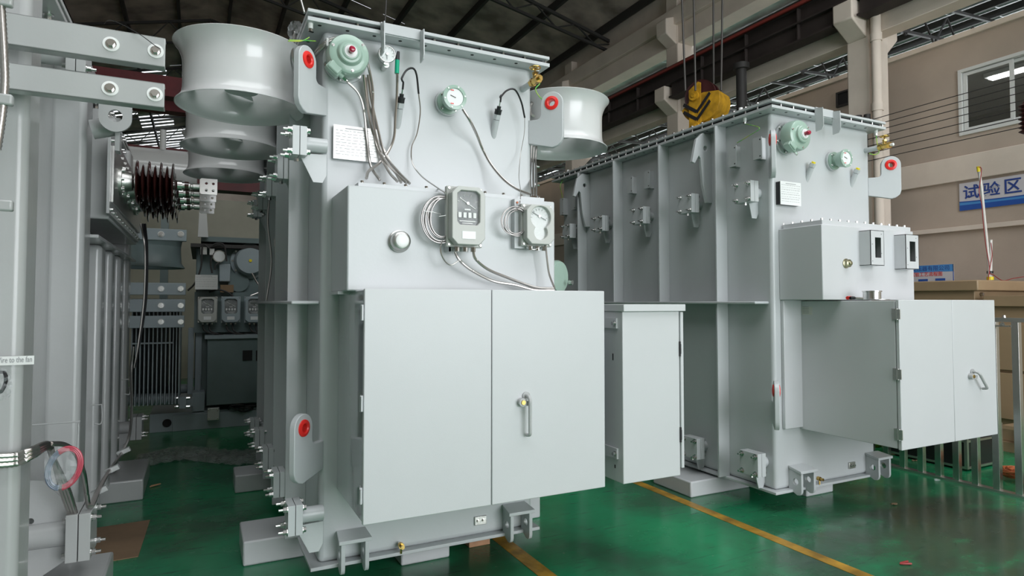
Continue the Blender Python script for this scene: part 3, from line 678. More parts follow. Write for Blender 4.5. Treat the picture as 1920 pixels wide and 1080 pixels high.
# box above the cabinet
BX0, BX1, BY, BZ = .657, 1.86, 3.154, 2.194
B = obj('terminal_box', MB().box(BX0, BX1, BY, Y0, 1.66, BZ, 'paint'), T1, bevel=.008, bseg=3)
obj('box_lid', MB().box(BX0+.06, BX1-.05, BY+.035, Y0-.02, BZ, BZ+.024, 'paint'), B, bevel=.002)
for k in range(10): obj('lid_bolt', MB().hexbolt((BX0+.085+k*(BX1-BX0-.16)/9, BY+.06, BZ+.024), Z_, .009, .014, 'steel'), B)
for k in range(3): obj('lid_bolt', MB().hexbolt((BX0+.085, BY+.06+.11*(k+1), BZ+.024), Z_, .009, .014, 'steel'), B)
obj('box_foot', MB().box(BX0-.02, BX0+.10, BY+.12, Y0-.06, 1.645, 1.66, 'paint'), B)
q = at('Y', BY, 748, 453); o = V((q.x, BY, q.z))
P = obj('sight_knob', MB().lathe([(0, 0), (.058, 0), (.058, .012), (.052, .016), (.052, .04), (.046, .052), (.036, .058), (0, .058)], o, (0, -1, 0), 'steel2', 40), B)
obj('knob_cap', MB().lathe([(0, .058), (.034, .058), (.034, .064), (.03, .066), (.004, .063), (0, .063)], o, (0, -1, 0), 'white', 32), P, label='white cap')
# two instruments in front of the box
y = BY-.16; a = at('Y', y, 848, 350); c = at('Y', y, 910, 455)
gb1 = gauge_box(T1, a.x, c.x, y, at('Y', y, 880, 459).z, at('Y', y, 880, 350).z)
obj('mounting_bracket', MB().box(a.x+.02, c.x-.06, y+.09, y+.098, at('Y', y, 880, 470).z, at('Y', y, 880, 352).z, 'paint').box(a.x+.02, a.x+.028, y+.09, BY, at('Y', y, 880, 470).z, at('Y', y, 880, 352).z, 'paint'), gb1)
P1g = (a.x, c.x, at('Y', y, 880, 459).z)
y2_ = BY-.12; a2 = at('Y', y2_, 988, 385); c2 = at('Y', y2_, 1040, 450)
gb2 = gauge_box(T1, a2.x, c2.x, y2_, at('Y', y2_, 1015, 458).z, at('Y', y2_, 1015, 384).z, 1, depth=.08)
zz0 = at('Y', BY, 1000, 468).z; zz1 = at('Y', BY, 1000, 378).z
obj('mounting_bracket', MB().box(a2.x-.035, c2.x-.03, y2_+.082, y2_+.09, zz0, zz1, 'paint').box(a2.x-.035, a2.x-.027, y2_+.09, BY, zz0, zz1, 'paint').cyl((a2.x-.02, y2_+.082, zz1-.02), (a2.x-.02, y2_+.076, zz1-.02), .006, 'copper', 8), gb2)
# front cabinet
CX0, CX1, CY, CZ0, CZ1 = .70, 2.065, 2.95, .56, 1.668
hz = [at('Y', CY, 683, v).z for v in (586, 757, 930)]
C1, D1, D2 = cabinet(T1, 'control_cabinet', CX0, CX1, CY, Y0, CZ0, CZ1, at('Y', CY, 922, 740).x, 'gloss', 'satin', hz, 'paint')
q = at('Y', CY, 986, 742); handle(D2, q.x, CY, q.z, .205)
# side cabinet on its right
SX0, SX1, SY = 2.20, 2.625, 2.96
b = MB().box(SX0, SX1, SY, SY+.42, .555, 1.55, 'satin'); SC = obj('side_cabinet', b, T1, bevel=.004)
obj('rain_lid', MB().box(SX0-.005, SX1+.035, SY-.02, SY+.45, 1.55, 1.592, 'satin'), SC, bevel=.003)
D = obj('door', MB().box(SX1+.004, SX1+.026, SY-.008, SY+.42, .60, 1.545, 'satin'), SC, bevel=.003)
for z in (1.32, .80): obj('hinge', MB().box(SX1-.004, SX1+.006, SY-.008, SY+.004, z-.045, z+.045, 'black').cyl((SX1+.002, SY-.008, z-.03), (SX1+.002, SY-.008, z+.03), .005, 'black', 8), SC, label='black hinge')
for z in (1.48, .72):
    m = MB().box(SX0-.14, SX0, SY+.33, SY+.39, z-.004, z+.004, 'satin').box(SX0-.012, SX0, SY+.045, SY+.39, z-.03, z+.03, 'satin').hexbolt((SX0-.012, SY+.06, z), (-1, 0, 0), .011, .02, 'steel')
    obj('mounting_ear', m, SC)
obj('support_arm', MB().box(X1-.01, SX0+.02, 3.64, 3.68, 1.46, 1.50, 'satin').box(SX0-.004, SX0+.02, SY+.40, 3.68, 1.46, 1.50, 'satin'), T1); obj('support_arm', MB().box(X1-.01, SX0+.02, 3.64, 3.68, .70, .74, 'satin').box(SX0-.004, SX0+.02, SY+.40, 3.68, .70, .74, 'satin'), T1)
obj('slot', MB().box(SX0-.001, SX0+.002, SY+.09, SY+.10, 1.26, 1.30, 'hole').box(SX0-.001, SX0+.002, SY+.075, SY+.085, .63, .65, 'hole'), SC)
# sage drum on right side
q = at('Y', 3.9, 1044, 520)
P = obj('valve_drum', MB().lathe([(0, 0), (.13, 0), (.13, .02), (.115, .02), (.12, .03), (.12, .13), (.11, .15), (0, .155)], (q.x-.09, 3.95, q.z), (.55, -1, 0), 'green', 40), T1, label='sage green drum')
obj('cable_gland', MB().cyl((q.x+.045, 3.80, q.z-.04), (q.x+.055, 3.775, q.z-.04), .018, 'steel', 8), P)
obj('drum_arm', MB().box(X1-.01, q.x-.03, 3.9, 3.96, q.z-.03, q.z+.03, 'paint'), P)
# ---- hoses and wires of the middle unit
def hose(root, name, pts, r=.0085, m='hose', rib=.0045, n=8, **k): return obj(name, MB().tube(pts, r, m, n, ribs=rib), root, **k)
def W(d, *pts): return [at('Y', Y0-d, x, y) for x, y in pts]
def WM(*pts): return [at('Y', yy, x, y) for x, y, yy in pts]
hose(T1, 'conduit', [g1]+WM((672, 175, 3.48), (682, 205, 3.5), (688, 260, 3.53), (695, 310, 3.5), (712, 338, 3.4)))
for k, pts in enumerate((
    [(686, 145, 3.52), (690, 190, 3.54), (703, 230, 3.55), (712, 265, 3.55), (735, 310, 3.50), (752, 342, 3.36)],
    [(682, 140, 3.50), (686, 180, 3.53), (694, 230, 3.54), (706, 275, 3.54), (728, 320, 3.45), (745, 340, 3.34)],
    [(690, 140, 3.51), (697, 190, 3.53), (708, 240, 3.54), (722, 290, 3.52), (745, 320, 3.45), (768, 344, 3.34)],
    [(684, 100, 3.50), (692, 130, 3.50), (699, 170, 3.52), (700, 230, 3.53), (716, 290, 3.50), (740, 322, 3.44), (762, 343, 3.34)])):
    hose(T1, 'conduit', WM(*pts))
hose(T1, 'conduit', WM((745, 138, 3.47), (744, 180, 3.50), (741, 220, 3.52), (739, 255, 3.53), (730, 280, 3.53), (712, 305, 3.5), (692, 320, 3.42), (687, 334, 3.32)))
for dz in (0, 6): hose(T1, 'conduit', WM((591, 98+dz, 3.62), (600, 88+dz, 3.56), (615, 76+dz*.7, 3.54), (632, 71+dz*.6, 3.53), (650, 75+dz*.5, 3.52), (675, 92, 3.52), (686, 112+dz, 3.53)), r=.009)
obj('cable_tie', MB().box(*[v for v in (at('Y', 3.55, 611, 83).x, at('Y', 3.55, 615, 83).x)], 3.53, 3.57, at('Y', 3.55, 611, 88).z, at('Y', 3.55, 611, 73).z, 'white'), T1)
def cable(root, pts, r=.004, m='black', name='cable', n=8, **k): return obj(name, MB().tube(pts, r, m, n, step=.012), root, **k)
cable(T1, [t1-Z_*.01, t1+V((0, -.01, .03))]+WM((753, 148, 3.45), (762, 132, 3.47), (774, 128, 3.47), (781, 140, 3.48), (785, 176, 3.50)), .006)
cable(T1, WM((785, 176, 3.50), (788, 210, 3.52), (782, 250, 3.54), (772, 275, 3.54), (773, 305, 3.53), (790, 330, 3.44), (820, 352, 3.2), (836, 362, 3.05)), .0038, 'hose', 'capillary')
cable(T1, [t2-Z_*.01, t2+V((0, -.01, .03))]+WM((938, 183, 3.45), (950, 170, 3.47), (965, 168, 3.47), (977, 190, 3.49), (984, 221, 3.50)), .006)
cable(T1, WM((984, 221, 3.50), (983, 250, 3.52), (976, 290, 3.53), (973, 330, 3.40), (976, 360, 3.2), (974, 385, 3.08), (966, 396, 3.05)), .0022, 'hose', 'capillary')
hose(T1, 'conduit', [g2]+WM((882, 228, 3.44), (895, 255, 3.5), (905, 280, 3.52), (922, 310, 3.5), (945, 337, 3.44), (970, 355, 3.4), (995, 365, 3.34)), .009)
# coils
def coil(root, y, cx, cy, rx, ry, n, r, m='hose', seed=1, name='cable_coil', dip=0):
    rnd = random.Random(seed); mb = MB()
    for k in range(n):
        f = 1-.055*k; ex = rx*f; ey = ry*(1-.03*k); ox = rnd.uniform(-1, 1)+k*.6; oy = rnd.uniform(-2.5, 2.5); dp = (k % 3)*.008; tl = rnd.uniform(-.05, .05)
        pts = [at('Y', y+dp, cx+ox+ex*math.cos(t)+tl*ey*math.sin(t), cy+oy+ey*math.sin(t)) for t in [j*2*PI/36 for j in range(36)]]
        mb.tube(pts, r, m, 7, closed=True, raw=True)
    return obj(name, mb, root)
coil(T1, 3.07, 827, 410, 36, 44, 7, .0042, 'wirecoil'); coil(T1, 3.07, 966, 416, 26, 27, 6, .0028, 'wirecoil', seed=4)
cable(T1, WM((829, 450, 3.07), (826, 470, 3.06), (833, 488, 3.06), (846, 497, 3.05), (862, 487, 3.05)), .004, 'hose', 'capillary')
m = MB().tube(WM((795, 396, 3.04), (812, 398, 3.03), (827, 402, 3.0)), .0015, 'steel', 6).tube(WM((823, 406, 3.04), (836, 404, 3.03)), .0015, 'steel', 6); obj('wire_tie', m, T1)
hose(T1, 'conduit', WM((853, 472, 3.06), (862, 488, 3.05), (885, 507, 3.06), (925, 527, 3.08), (965, 534, 3.08), (1000, 543, 3.06), (1040, 545, 3.03)), .0085)
hose(T1, 'conduit', WM((887, 470, 3.06), (892, 486, 3.06), (915, 505, 3.07), (950, 520, 3.08), (985, 533, 3.07), (1010, 540, 3.05), (1038, 541, 3.04)), .0085)
hose(T1, 'conduit', WM((1023, 460, 3.08), (1026, 490, 3.08), (1030, 515, 3.08), (1040, 541, 3.05)), .006)
cable(T1, WM((984, 442, 3.09), (988, 458, 3.08), (1000, 468, 3.07), (1013, 462, 3.07)), .003, 'hose', 'capillary')
for k, dx in enumerate((0, 6, 12)): hose(T1, 'conduit', WM((997+dx*.8, 268, 3.8), (996+dx*.7, 300, 3.75), (994+dx, 335, 3.6), (996+dx*.8, 366, 3.45)), .007)
hose(T1, 'conduit', WM((990, 262, 3.75), (994, 205, 3.8), (1005, 175, 3.82), (1022, 167, 3.82), (1036, 176, 3.82), (1040, 195, 3.85)), .008)
m = MB()
for k in range(4): m.tube(WM(*[(1001+(9-k)*math.cos(t), 205+(14-k)*math.sin(t), 3.8) for t in [j*2*PI/16 for j in range(16)]]), .004, 'hose', 6, closed=True, raw=True)
obj('cable_coil', m, T1)
# earth studs and yellow-green wires
for px, py, nm in ((582, 66, 0), (1007, 146, 1)):
    q = at('Y', Y0-.06, px, py); q = V((q.x, q.y, zt)); P = obj('earth_stud', MB().cyl(q, q-Z_*.03, .014, 'white', 16).cyl(q-Z_*.03, q-Z_*.045, .012, 'steel', 6), T1)
    if nm == 0:
        cable(P, WM((580, 70, 3.52), (565, 77, 3.5), (540, 77, 3.48)), .0028, 'ywire', 'earth_wire'); cable(P, WM((592, 77, 3.55), (570, 76, 3.52), (542, 75, 3.48)), .0028, 'ywire', 'earth_wire')
    else: cable(P, WM((1008, 150, 3.5), (1012, 157, 3.5), (1004, 167, 3.5), (1012, 182, 3.5), (1024, 191, 3.54)), .0035, 'ywire', 'earth_wire')
# tangle of clear film and thin wire at cover corner
m = crumple(MB(), 'Y', 3.7, 540, 38, 30, 42, 3)
obj('film_wrap', m, T1)
hose(T1, 'conduit', WM((553, 60, 3.7), (549, 80, 3.7), (549, 105, 3.7), (556, 125, 3.72)), .008)
# rigging wire from cover
cable(T1, [at('Y', 3.49, 571, 24), at('Y', 3.6, 556, -30)], .006, 'steel2', 'sling_wire')
cable(T1, [at('Y', 3.9, 722, 45), at('Y', 4.1, 726, -30)], .004, 'iron', 'thin_rod')
# dangling cable on side with clear film
cable(T1, [V((.46, 4.9, 2.45)), V((.44, 4.88, 2.2)), V((.47, 4.9, 1.9)), V((.44, 4.9, 1.62))], .007, 'hose', 'cable')
m = MB()
for k in range(5): m.tube(WM(*[(523+(7+k*.5)*math.cos(t), 455+(17-k)*math.sin(t), 4.9) for t in [j*2*PI/16 for j in range(16)]]), .003, 'hose', 6, closed=True, raw=True)
obj('cable_coil', m, T1)
#T2
# ================================================================== transformer on the right
T2 = thing('transformer', (4.55, 4.95, 0), 'pale grey power transformer on the right without fans, with yellow-capped pockets on its front', 'transformer')
X0, X1, Y0, Y1, zt = 3.951, 5.15, 3.398, 6.5, 3.081
stf = [Y0+.46, Y0+1.18, Y0+1.90, Y0+2.58]
body(T2, X0, X1, Y0, Y1, zb, zt, 'paint', stf)
q = at('Y', Y0, 1632, 334); lug(T2, X1-.012, Y0+.012, q.z, 1)
q = at('X', X0, 1452, 294); lug(T2, X0+.012, Y0+.012, q.z, -1); lug(T2, X0+.012, Y0+.012, at('X', X0, 1452, 752).z, -1)
XF = X0-.125
for px, py in ((1394, 361), (1286, 383), (1197, 405), (1122, 420), (1062, 434)):
    q = at('X', XF, px+5, py); rad_flange(T2, X0, q.y, q.z, -1, size=.082)
for px, py in ((1406, 868), (1295, 838)):
    q = at('X', XF, px+5, py); rad_flange(T2, X0, q.y, q.z, -1)
# lifting hooks
for px in (1318, 1092):
    q = at('X', X0-.1, px, 300); y = q.y; z = zt-.02
    o = [(0, 0), (.10, 0), (.17, -.06), (.22, -.26), (.19, -.27), (.145, -.20), (.125, -.22), (.10, -.45), (.06, -.60), (0, -.60)]
    obj('lifting_hook', MB().plate(o, [circ(.07, -.13, .022, 16)], (X0, y, z), -X_, Z_, Y_*.03, 'paint'), T2, bevel=.003)
# channel brackets on the side wall
for px, py, hh in ((1378, 295, .17), (1425, 280, .17), (1186, 348, .17), (1218, 338, .17), (1058, 388, .2), (1080, 378, .2)):
    q = at('X', X0-.03, px, py); P = obj('channel_bracket', MB().box(X0-.07, X0, q.y-.03, q.y-.022, q.z-hh/2, q.z+hh/2, 'satin').box(X0-.07, X0, q.y+.022, q.y+.03, q.z-hh/2, q.z+hh/2, 'satin').box(X0-.075, X0-.067, q.y-.055, q.y+.03, q.z-hh/2, q.z+hh/2, 'paint').cyl((X0-.077, q.y-.04, q.z-hh/2+.02), (X0-.075, q.y-.04, q.z-hh/2+.02), .006, 'hole', 8).cyl((X0-.077, q.y-.04, q.z+hh/2-.02), (X0-.075, q.y-.04, q.z+hh/2-.02), .006, 'hole', 8), T2, bevel=.002)
q = at('Y', Y0, 1484, 262); relief(T2, q.x-.075, Y0, q.z-.005, .12)
q = at('Y', Y0, 1567, 302); level_gauge(T2, q.x-.055, Y0, q.z-.01)
for px, py in ((1514, 336), (1597, 346)): q = at('Y', Y0, px, py); thermowell(T2, q.x, Y0, q.z, 'yellow')
q = at('Y', Y0, 1625, 283); gate_valve(T2, q.x-.02, Y0, q.z, 'white')
tabs(T2, (at('Y', Y0-.1, 1528, 230).x, at('Y', Y0-.1, 1560, 235).x), Y0-.10, zt+.06, 'paint')
q = at('Y', Y0-.1, 1505, 250); obj('pressure_gauge', MB().cyl((q.x+.03, Y0, q.z-.03), (q.x+.03, Y0-.05, q.z-.03), .015, 'steel', 12).lathe([(0, 0), (.045, 0), (.045, .05), (.04, .05), (.04, .045), (0, .045)], (q.x+.03, Y0-.05, q.z+.01), (-.1, -1, 0), 'white', 28), T2, label='pressure gauge half hidden by hanger tab')
a = at('Y', Y0-.04, 1462, 340); c = at('Y', Y0-.04, 1501, 384); name_plate(T2, a.x, c.x, Y0-.045, at('Y', Y0-.04, 1462, 383).z, at('Y', Y0-.04, 1462, 339).z, 'dial', 'black', .045, rows=8, seed=8)
clevis(T2, at('Y', Y0, 1478, 900).x, Y0, .17, 'paint', w=.17); clevis(T2, at('Y', Y0, 1622, 870).x, Y0, .17, 'paint', w=.17)
q = at('Y', Y0, 1527, 895); drain(T2, q.x, Y0, q.z); q = at('Y', Y0, 1596, 872); earth_pad(T2, q.x, Y0, q.z)
BX0, BX1, BY, BZ = 4.02, 5.11, 3.02, 2.172
B = obj('terminal_box', MB().box(BX0, BX1, BY, Y0, 1.622, BZ, 'satin'), T2, bevel=.006)
obj('spacer_box', MB().box(BX0+.01, 4.24, Y0-.03, Y0, .63, 1.622, 'satin'), T2, bevel=.006)
obj('box_lid', MB().box(BX0+.03, BX1-.0, BY+.02, Y0-.02, BZ, BZ+.035, 'satin'), B, bevel=.002)
for k in range(11): obj('lid_bolt', MB().hexbolt((BX0+.06+k*(BX1-BX0-.10)/10, BY+.045, BZ+.035), Z_, .009, .016, 'steel'), B)
for k in range(4): obj('lid_bolt', MB().hexbolt((BX0+.06, BY+.045+.085*(k+1), BZ+.035), Z_, .009, .016, 'steel'), B)
def win_box(px0, px1, py0, py1, h0, h1):
    a = at('Y', BY-.09, px0, py0); x0, x1 = a.x, at('Y', BY-.09, px1, py0).x; z0, z1 = at('Y', BY-.09, px0, py1).z, at('Y', BY-.09, px0, py0).z
    w = x1-x0; h = z1-z0
    b = MB().plate([(0, 0), (w, 0), (w, h), (0, h)], [[(w*h0, h*.22), (w*h1, h*.22), (w*h1, h*.80), (w*h0, h*.80)]], (x0, BY-.09, z0), X_, Z_, Y_*.004, 'satin')
    b.box(x0, x0+.004, BY-.09, BY, z0, z1, 'satin').box(x1-.004, x1, BY-.09, BY, z0, z1, 'satin').box(x0, x1, BY-.09, BY, z0, z0+.004, 'satin').box(x0, x1, BY-.09, BY, z1-.004, z1, 'satin')
    P = obj('instrument_hood', b, B)
    m = MB().box(x0+.006, x1-.006, BY-.03, BY-.028, z0+.006, z1-.006, 'hole'); obj('dark_opening', m, P)
    m = MB()
    for a_, c_ in ((.12, .12), (.12, .6), (.8, .9), (.8, .35)): m.cyl((x0+w*a_, BY-.091, z0+h*c_), (x0+w*a_, BY-.09, z0+h*c_), .003, 'hole', 8)
    obj('screw_holes', m, P)
win_box(1632, 1657, 431, 497, .33, .78); win_box(1698, 1722, 439, 504, .3, .75)
q = at('Y', BY, 1586, 494); obj('sight_knob', MB().lathe([(0, 0), (.036, 0), (.036, .006), (.029, .01), (.029, .03), (.019, .035), (.014, .045), (0, .05)], (q.x, BY, q.z), (0, -1, 0), 'zinc', 28), B)
CX0, CX1, CY, CZ0, CZ1 = 4.225, 5.40, 2.60, .61, 1.622
hz = [at('X', CX0, 1678, v).z for v in (589, 701, 813)]
C2, E1, E2 = cabinet(T2, 'control_cabinet', CX0, CX1, CY, Y0, CZ0, CZ1, at('Y', CY, 1788, 700).x, 'satin', 'satin', hz)
q = at('Y', CY, 1822, 697); handle(E2, q.x, CY, q.z, .17, rz=.72)
a = at('X', CX0-.001, 1503, 575); c = at('X', CX0-.001, 1523, 590)
P = obj('maker_label', MB().box(CX0-.002, CX0-.0005, c.y, a.y, c.z, a.z, 'yglow'), C2, label='small silver printed label')
m = MB()
for k in range(5): m.box(CX0-.0026, CX0-.002, c.y+.03, a.y-.01, c.z+.01+k*.012, c.z+.014+k*.012, 'ink')
obj('print', m, P)
# studs and wires
q = at('Y', Y0-.05, 1440, 212); q = V((X0-.06, Y0+.2, zt)); P = obj('earth_stud', MB().cyl(q, q-Z_*.03, .014, 'white', 16).cyl(q-Z_*.03, q-Z_*.045, .012, 'steel', 6), T2)
cable(P, [q-Z_*.045]+A('X', X0-.07, (1424, 240), (1405, 254), (1382, 268)), .003, 'ywire', 'earth_wire')
q = V((X1+.02, Y0-.05, zt)); P = obj('earth_stud', MB().cyl(q, q-Z_*.03, .014, 'white', 16).cyl(q-Z_*.03, q-Z_*.045, .012, 'steel', 6), T2)
cable(P, [q-Z_*.045]+[at('Y', Y0-.1, x, y) for x, y in ((1645, 270), (1648, 285), (1640, 290), (1630, 288))], .0035, 'ywire', 'earth_wire')
for yy in (Y0+.25, Y0+2.9): obj('cover_cap', MB().cyl((X0-.05, yy, zt+.067), (X0-.05, yy, zt+.10), .016, 'white', 12), T2)
q = V((X0-.06, Y1-.1, zt)); cable(T2, [q, q+V((-.05, -.02, -.08)), q+V((-.02, .0, -.16)), q+V((.0, .0, -.25))], .004, 'ywire', 'earth_wire')
#T0
# ================================================================== transformer at the left edge
T0 = thing('transformer', (-1.4, 5, 0), 'mid grey power transformer cut by the left edge, with brown porcelain bushings and box ribs', 'transformer')
XW = -.76; XR = -.60
obj('tank', MB().box(-2.3, XW, 2.0, 7.25, .17, 3.05, 'old'), T0, bevel=.01)
obj('top_flange', MB().box(-2.4, -.64, 1.9, 7.35, 3.05, 3.075, 'old').box(-2.4, -.64, 1.9, 7.35, 3.1, 3.125, 'old'), T0, bevel=.002)
obj('gasket', MB().box(-2.38, -.66, 1.92, 7.33, 3.075, 3.1, 'gasket'), T0)
for k in range(16): obj('flange_bolt', MB().hexbolt((-.70, 2.2+.32*k, 3.05), -Z_, .017, .03, 'steel', thread=.02), T0)
def brib(y, d, ztop, xr=XR): return obj('box_rib', MB().box(XW-.02, xr, y, y+d, .17, ztop, 'old'), T0, bevel=.035, bseg=5)
brib(2.96, .22, 3.05); brib(4.30, .26, 3.05)
brib(5.05, .22, 2.0); brib(5.62, .2, 2.0); brib(6.2, .2, 2.0); brib(6.85, .25, 3.05)
for k, y in enumerate((5.2, 5.9)): pass
obj('rib_shelf', MB().box(XW, -.56, 4.56, 7.1, 2.0, 2.02, 'old'), T0, bevel=.003)
obj('turret_box', MB().box(XW, -.53, 4.75, 6.75, 2.14, 2.74, 'old'), T0, bevel=.01)
obj('mounting_plate', MB().box(-.53, -.512, 4.60, 6.7, 2.16, 2.66, 'old'), T0, bevel=.002)
obj('mounting_plate', MB().box(-.512, -.498, 4.66, 6.65, 2.24, 2.60, 'steel2'), T0, bevel=.002)
for k in range(12):
    for z in (2.19, 2.63): obj('plate_bolt', MB().hexbolt((-.512, 4.66+k*.18, z), X_, .009, .014, 'steel'), T0)
def bushing(y, z):
    o = V((-.498, y, z)); k = .00
    P = obj('bushing', MB().lathe([(0, 0), (.10, 0), (.10, .018), (.075, .02), (.068, .05), (.06, .075), (.035, .085), (0, .085)], o, X_, 'steel2', 36), T0, label='steel base of a brown bushing')
    for j in range(8): t = j*PI/4; P2 = obj('clamp_bolt', MB().hexbolt(o+V((.018, .088*math.cos(t), .088*math.sin(t))), X_, .010, .016, 'steel'), P)
    prof = [(0, .075), (.038, .075)]
    x = .085
    for j in range(7):
        R_ = (.15, .125)[j % 2]; prof += [(.042, x), (.06, x+.002), (R_-.01, x+.012), (R_, x+.015), (R_+.003, x+.019), (R_-.003, x+.024), (.075, x+.029), (.045, x+.036)]; x += .036
    prof += [(.035, x+.01), (0, x+.01)]
    obj('porcelain_sheds', MB().lathe(prof, o, X_, 'brown', 44), P, label='glossy dark brown sheds')
    x0 = x+.01
    obj('bushing_cap', MB().lathe([(0, x0), (.036, x0), (.036, x0+.028), (.026, x0+.03), (.026, x0+.045), (0, x0+.045)], o, X_, 'steel', 28), P)
    obj('brown_collar', MB().lathe([(0, x0+.045), (.032, x0+.045), (.032, x0+.07), (0, x0+.07)], o, X_, 'brown', 28), P)
    obj('stud', MB().lathe([(0, x0+.07), (.026, x0+.07), (.026, x0+.08), (.018, x0+.085), (.018, x0+.095), (.024, x0+.098), (.024, x0+.15), (.018, x0+.155), (0, x0+.155)], o, X_, 'steel2', 24), P)
    w_ = MB().plate([(0, -.055), (.105, -.055), (.105, .06), (0, .06), (-.01, .05), (-.01, -.045)], [circ(.033+a*.045, -.025+c*.05, .009, 10) for a in (0, 1) for c in (0, 1)], o+V((x0+.15, -.035, 0)), X_, Z_, Y_*.014, 'steel')
    obj('terminal_palm', w_, P, bevel=.001)
for y in (4.98, 5.33, 5.68, 6.03): bushing(y, 2.43)
# radiator flanges and brace beams
P = rad_flange(T0, XW, 3.93, .42, 1, 'old', size=.118, gus=-2, reach=.285, st=.105)
obj('pipe_gusset', MB().plate([(0, .28), (.06, .27), (.19, .12), (.19, -.11), (.05, -.22), (0, -.22)], [circ(.012, .075, .016, 12), circ(.012, -.075, .016, 12)], (XW, 3.95, .42), X_, Z_, Y_*.012, 'old'), T0)
rad_flange(T0, XW, 6.85, .44, 1, 'old', size=.105, gus=-1, reach=.30, st=.09)
rad_flange(T0, XW, 3.9, 2.88, 1, 'old', size=.10, gus=1, reach=.22)
for yy in (5.2, 5.9): rad_flange(T0, -.8, yy, 2.88, 1, 'old', size=.07, gus=1, reach=.2)
for z0, z1 in ((at('Y', 2.8, 308, 126).z, at('Y', 2.8, 308, 71).z), (at('Y', 2.8, 306, 202).z, at('Y', 2.8, 306, 156).z)):
    xe = at('Y', 2.8, 309, 150).x
    b = MB().box(-1.6, xe, 2.8, 2.808, z0, z1, 'old').box(-1.6, xe, 2.8, 2.86, z0, z0+.008, 'old').box(-1.6, xe, 2.8, 2.86, z1-.008, z1, 'old')
    P = obj('brace_beam', b, T0, bevel=.004)
    for px in (208, 292):
        q = at('Y', 2.8, px, 100); zc = (z0+z1)/2; obj('washer', MB().lathe([(0, 0), (.028, 0), (.028, .003), (0, .003)], (q.x, 2.8, zc), (0, -1, 0), 'white', 24), P); obj('beam_bolt', MB().hexbolt((q.x, 2.797, zc), (0, -1, 0), .013, .016, 'steel'), P)
q = at('Y', 3.3, 200, 205); obj('lug_ring', MB().plate([(0, .08), (.16, .08), (.16, 0)]+circ(.08, 0, .08, 16, 0, -PI)[1:-1]+[(0, 0)], [circ(.08, .01, .035, 18)], at('Y', 4.1, 185, 190)-Z_*.08, X_, Z_, Y_*.02, 'old'), T0)
obj('pipe_stub', MB().cyl(at('Y', 4.25, 172, 243), at('Y', 4.25, 222, 236), .055, 'old', 24).box(at('Y', 4.25, 218, 240).x, at('Y', 4.25, 227, 240).x, 4.2, 4.3, at('Y', 4.25, 222, 286).z, at('Y', 4.25, 222, 225).z, 'old'), T0)
# wire loops on the ribs
for px0, px1, py0, py1, yy in ((60, 146, 797, 835, 4.0), (170, 190, 760, 793, 4.9), (228, 243, 712, 738, 5.9)):
    a = at('Y', yy, px0, py0); c = at('Y', yy, px1, py1); obj('wire_loop', MB().tube([a, V((c.x-.01, yy, a.z)), V((c.x, yy, a.z-.01)), V((c.x, yy, c.z))]+([V((a.x+.02, yy, c.z))] if px0 > 100 else [V((c.x, yy, c.z-.1))]), .004, 'old', 8, step=.006), T0)
# conduits at lower left
def WL(*pts): return [at('Y', yy, x, y) for x, y, yy in pts]
for k in range(3):
    hose(T0, 'conduit', WL((-30, 856+k*9, 2.9), (30, 853+k*8, 2.93), (62, 842+k*6, 2.95), (90, 833+k*3, 3.3), (100, 860, 3.6), (116+k*6, 920, 3.75), (132+k*5, 965, 3.85)), .013, rib=.007, n=10)
hose(T0, 'conduit', WL((95, 832, 3.3), (120, 834, 3.4), (142, 850, 3.5), (156, 885, 3.6), (162, 925, 3.8), (166, 950, 3.88)), .012, rib=.007, n=10)
for k in range(3):
    hose(T0, 'conduit', WL((168+k*3, 950, 3.85), (185+k*2, 915, 4.1), (205+k, 882, 4.4), (228, 850, 4.9), (243, 815, 5.2), (247, 760, 5.4), (246-k, 700, 5.6), (250, 650, 5.6)), .010 if k < 2 else .007, rib=.008)
for px, py, yy in ((187, 920, 4.15), (210, 880, 4.45), (232, 846, 4.95)): q = at('Y', yy-.03, px, py); obj('cable_tie', MB().obox(q, V((.035, 0, .015)), V((-.006, 0, .012)), V((0, .02, 0)), 'old'), T0)
for k in range(3): cable(T0, WL((264+k*4, 420, 5.9), (272+k*2, 470, 5.8), (270+k*2, 560, 5.8), (260+k, 640, 5.8), (252, 690, 5.8)), .008, 'black' if k else 'hose', 'cable')
# coloured tubing ring wrapped in clear film
m = MB(); m2 = MB()
for k in range(3):
    ring = [(120+(34-k*3)*math.cos(t), 878+(40-k*3)*math.sin(t)*.95-12*math.cos(t), 3.2) for t in [j*2*PI/30 for j in range(30)]]
    m.tube(WL(*[ring[j % 30] for j in range(-9, 9)]), .006, 'pink', 8, raw=True); m2.tube(WL(*[ring[j % 30] for j in range(9, 22)]), .006, 'btub', 8, raw=True)
P = obj('tubing_loop', m, T0, label='pink plastic tubing'); obj('tubing_loop', m2, P, label='blue-grey plastic tubing')
m = crumple(MB(), 'Y', 3.14, 82, 838, 62, 78, 5)
obj('film_wrap', m, P)
m = crumple(MB(), 'Y', 2.85, -20, 690, 42, 60, 6)
m.tube(WL((-10, 700, 2.88), (8, 698, 2.86), (11, 715, 2.86), (2, 735, 2.86), (-10, 738, 2.88)), .006, 'black', 8)
obj('film_wrap', m, T0)
# hose at left edge with clips
hose(T0, 'conduit', WL((-2, -40, 2.55), (4, 40, 2.55), (8, 110, 2.55), (9, 160, 2.55), (3, 220, 2.55), (-6, 280, 2.55)), .013, rib=.007, n=10)
for py in (186, 385, 0): q = at('Y', 2.54, 4, py); obj('hose_clip', MB().box(q.x-.05, q.x+.028, 2.53, 2.56, q.z-.018, q.z+.018, 'old'), T0, bevel=.006)
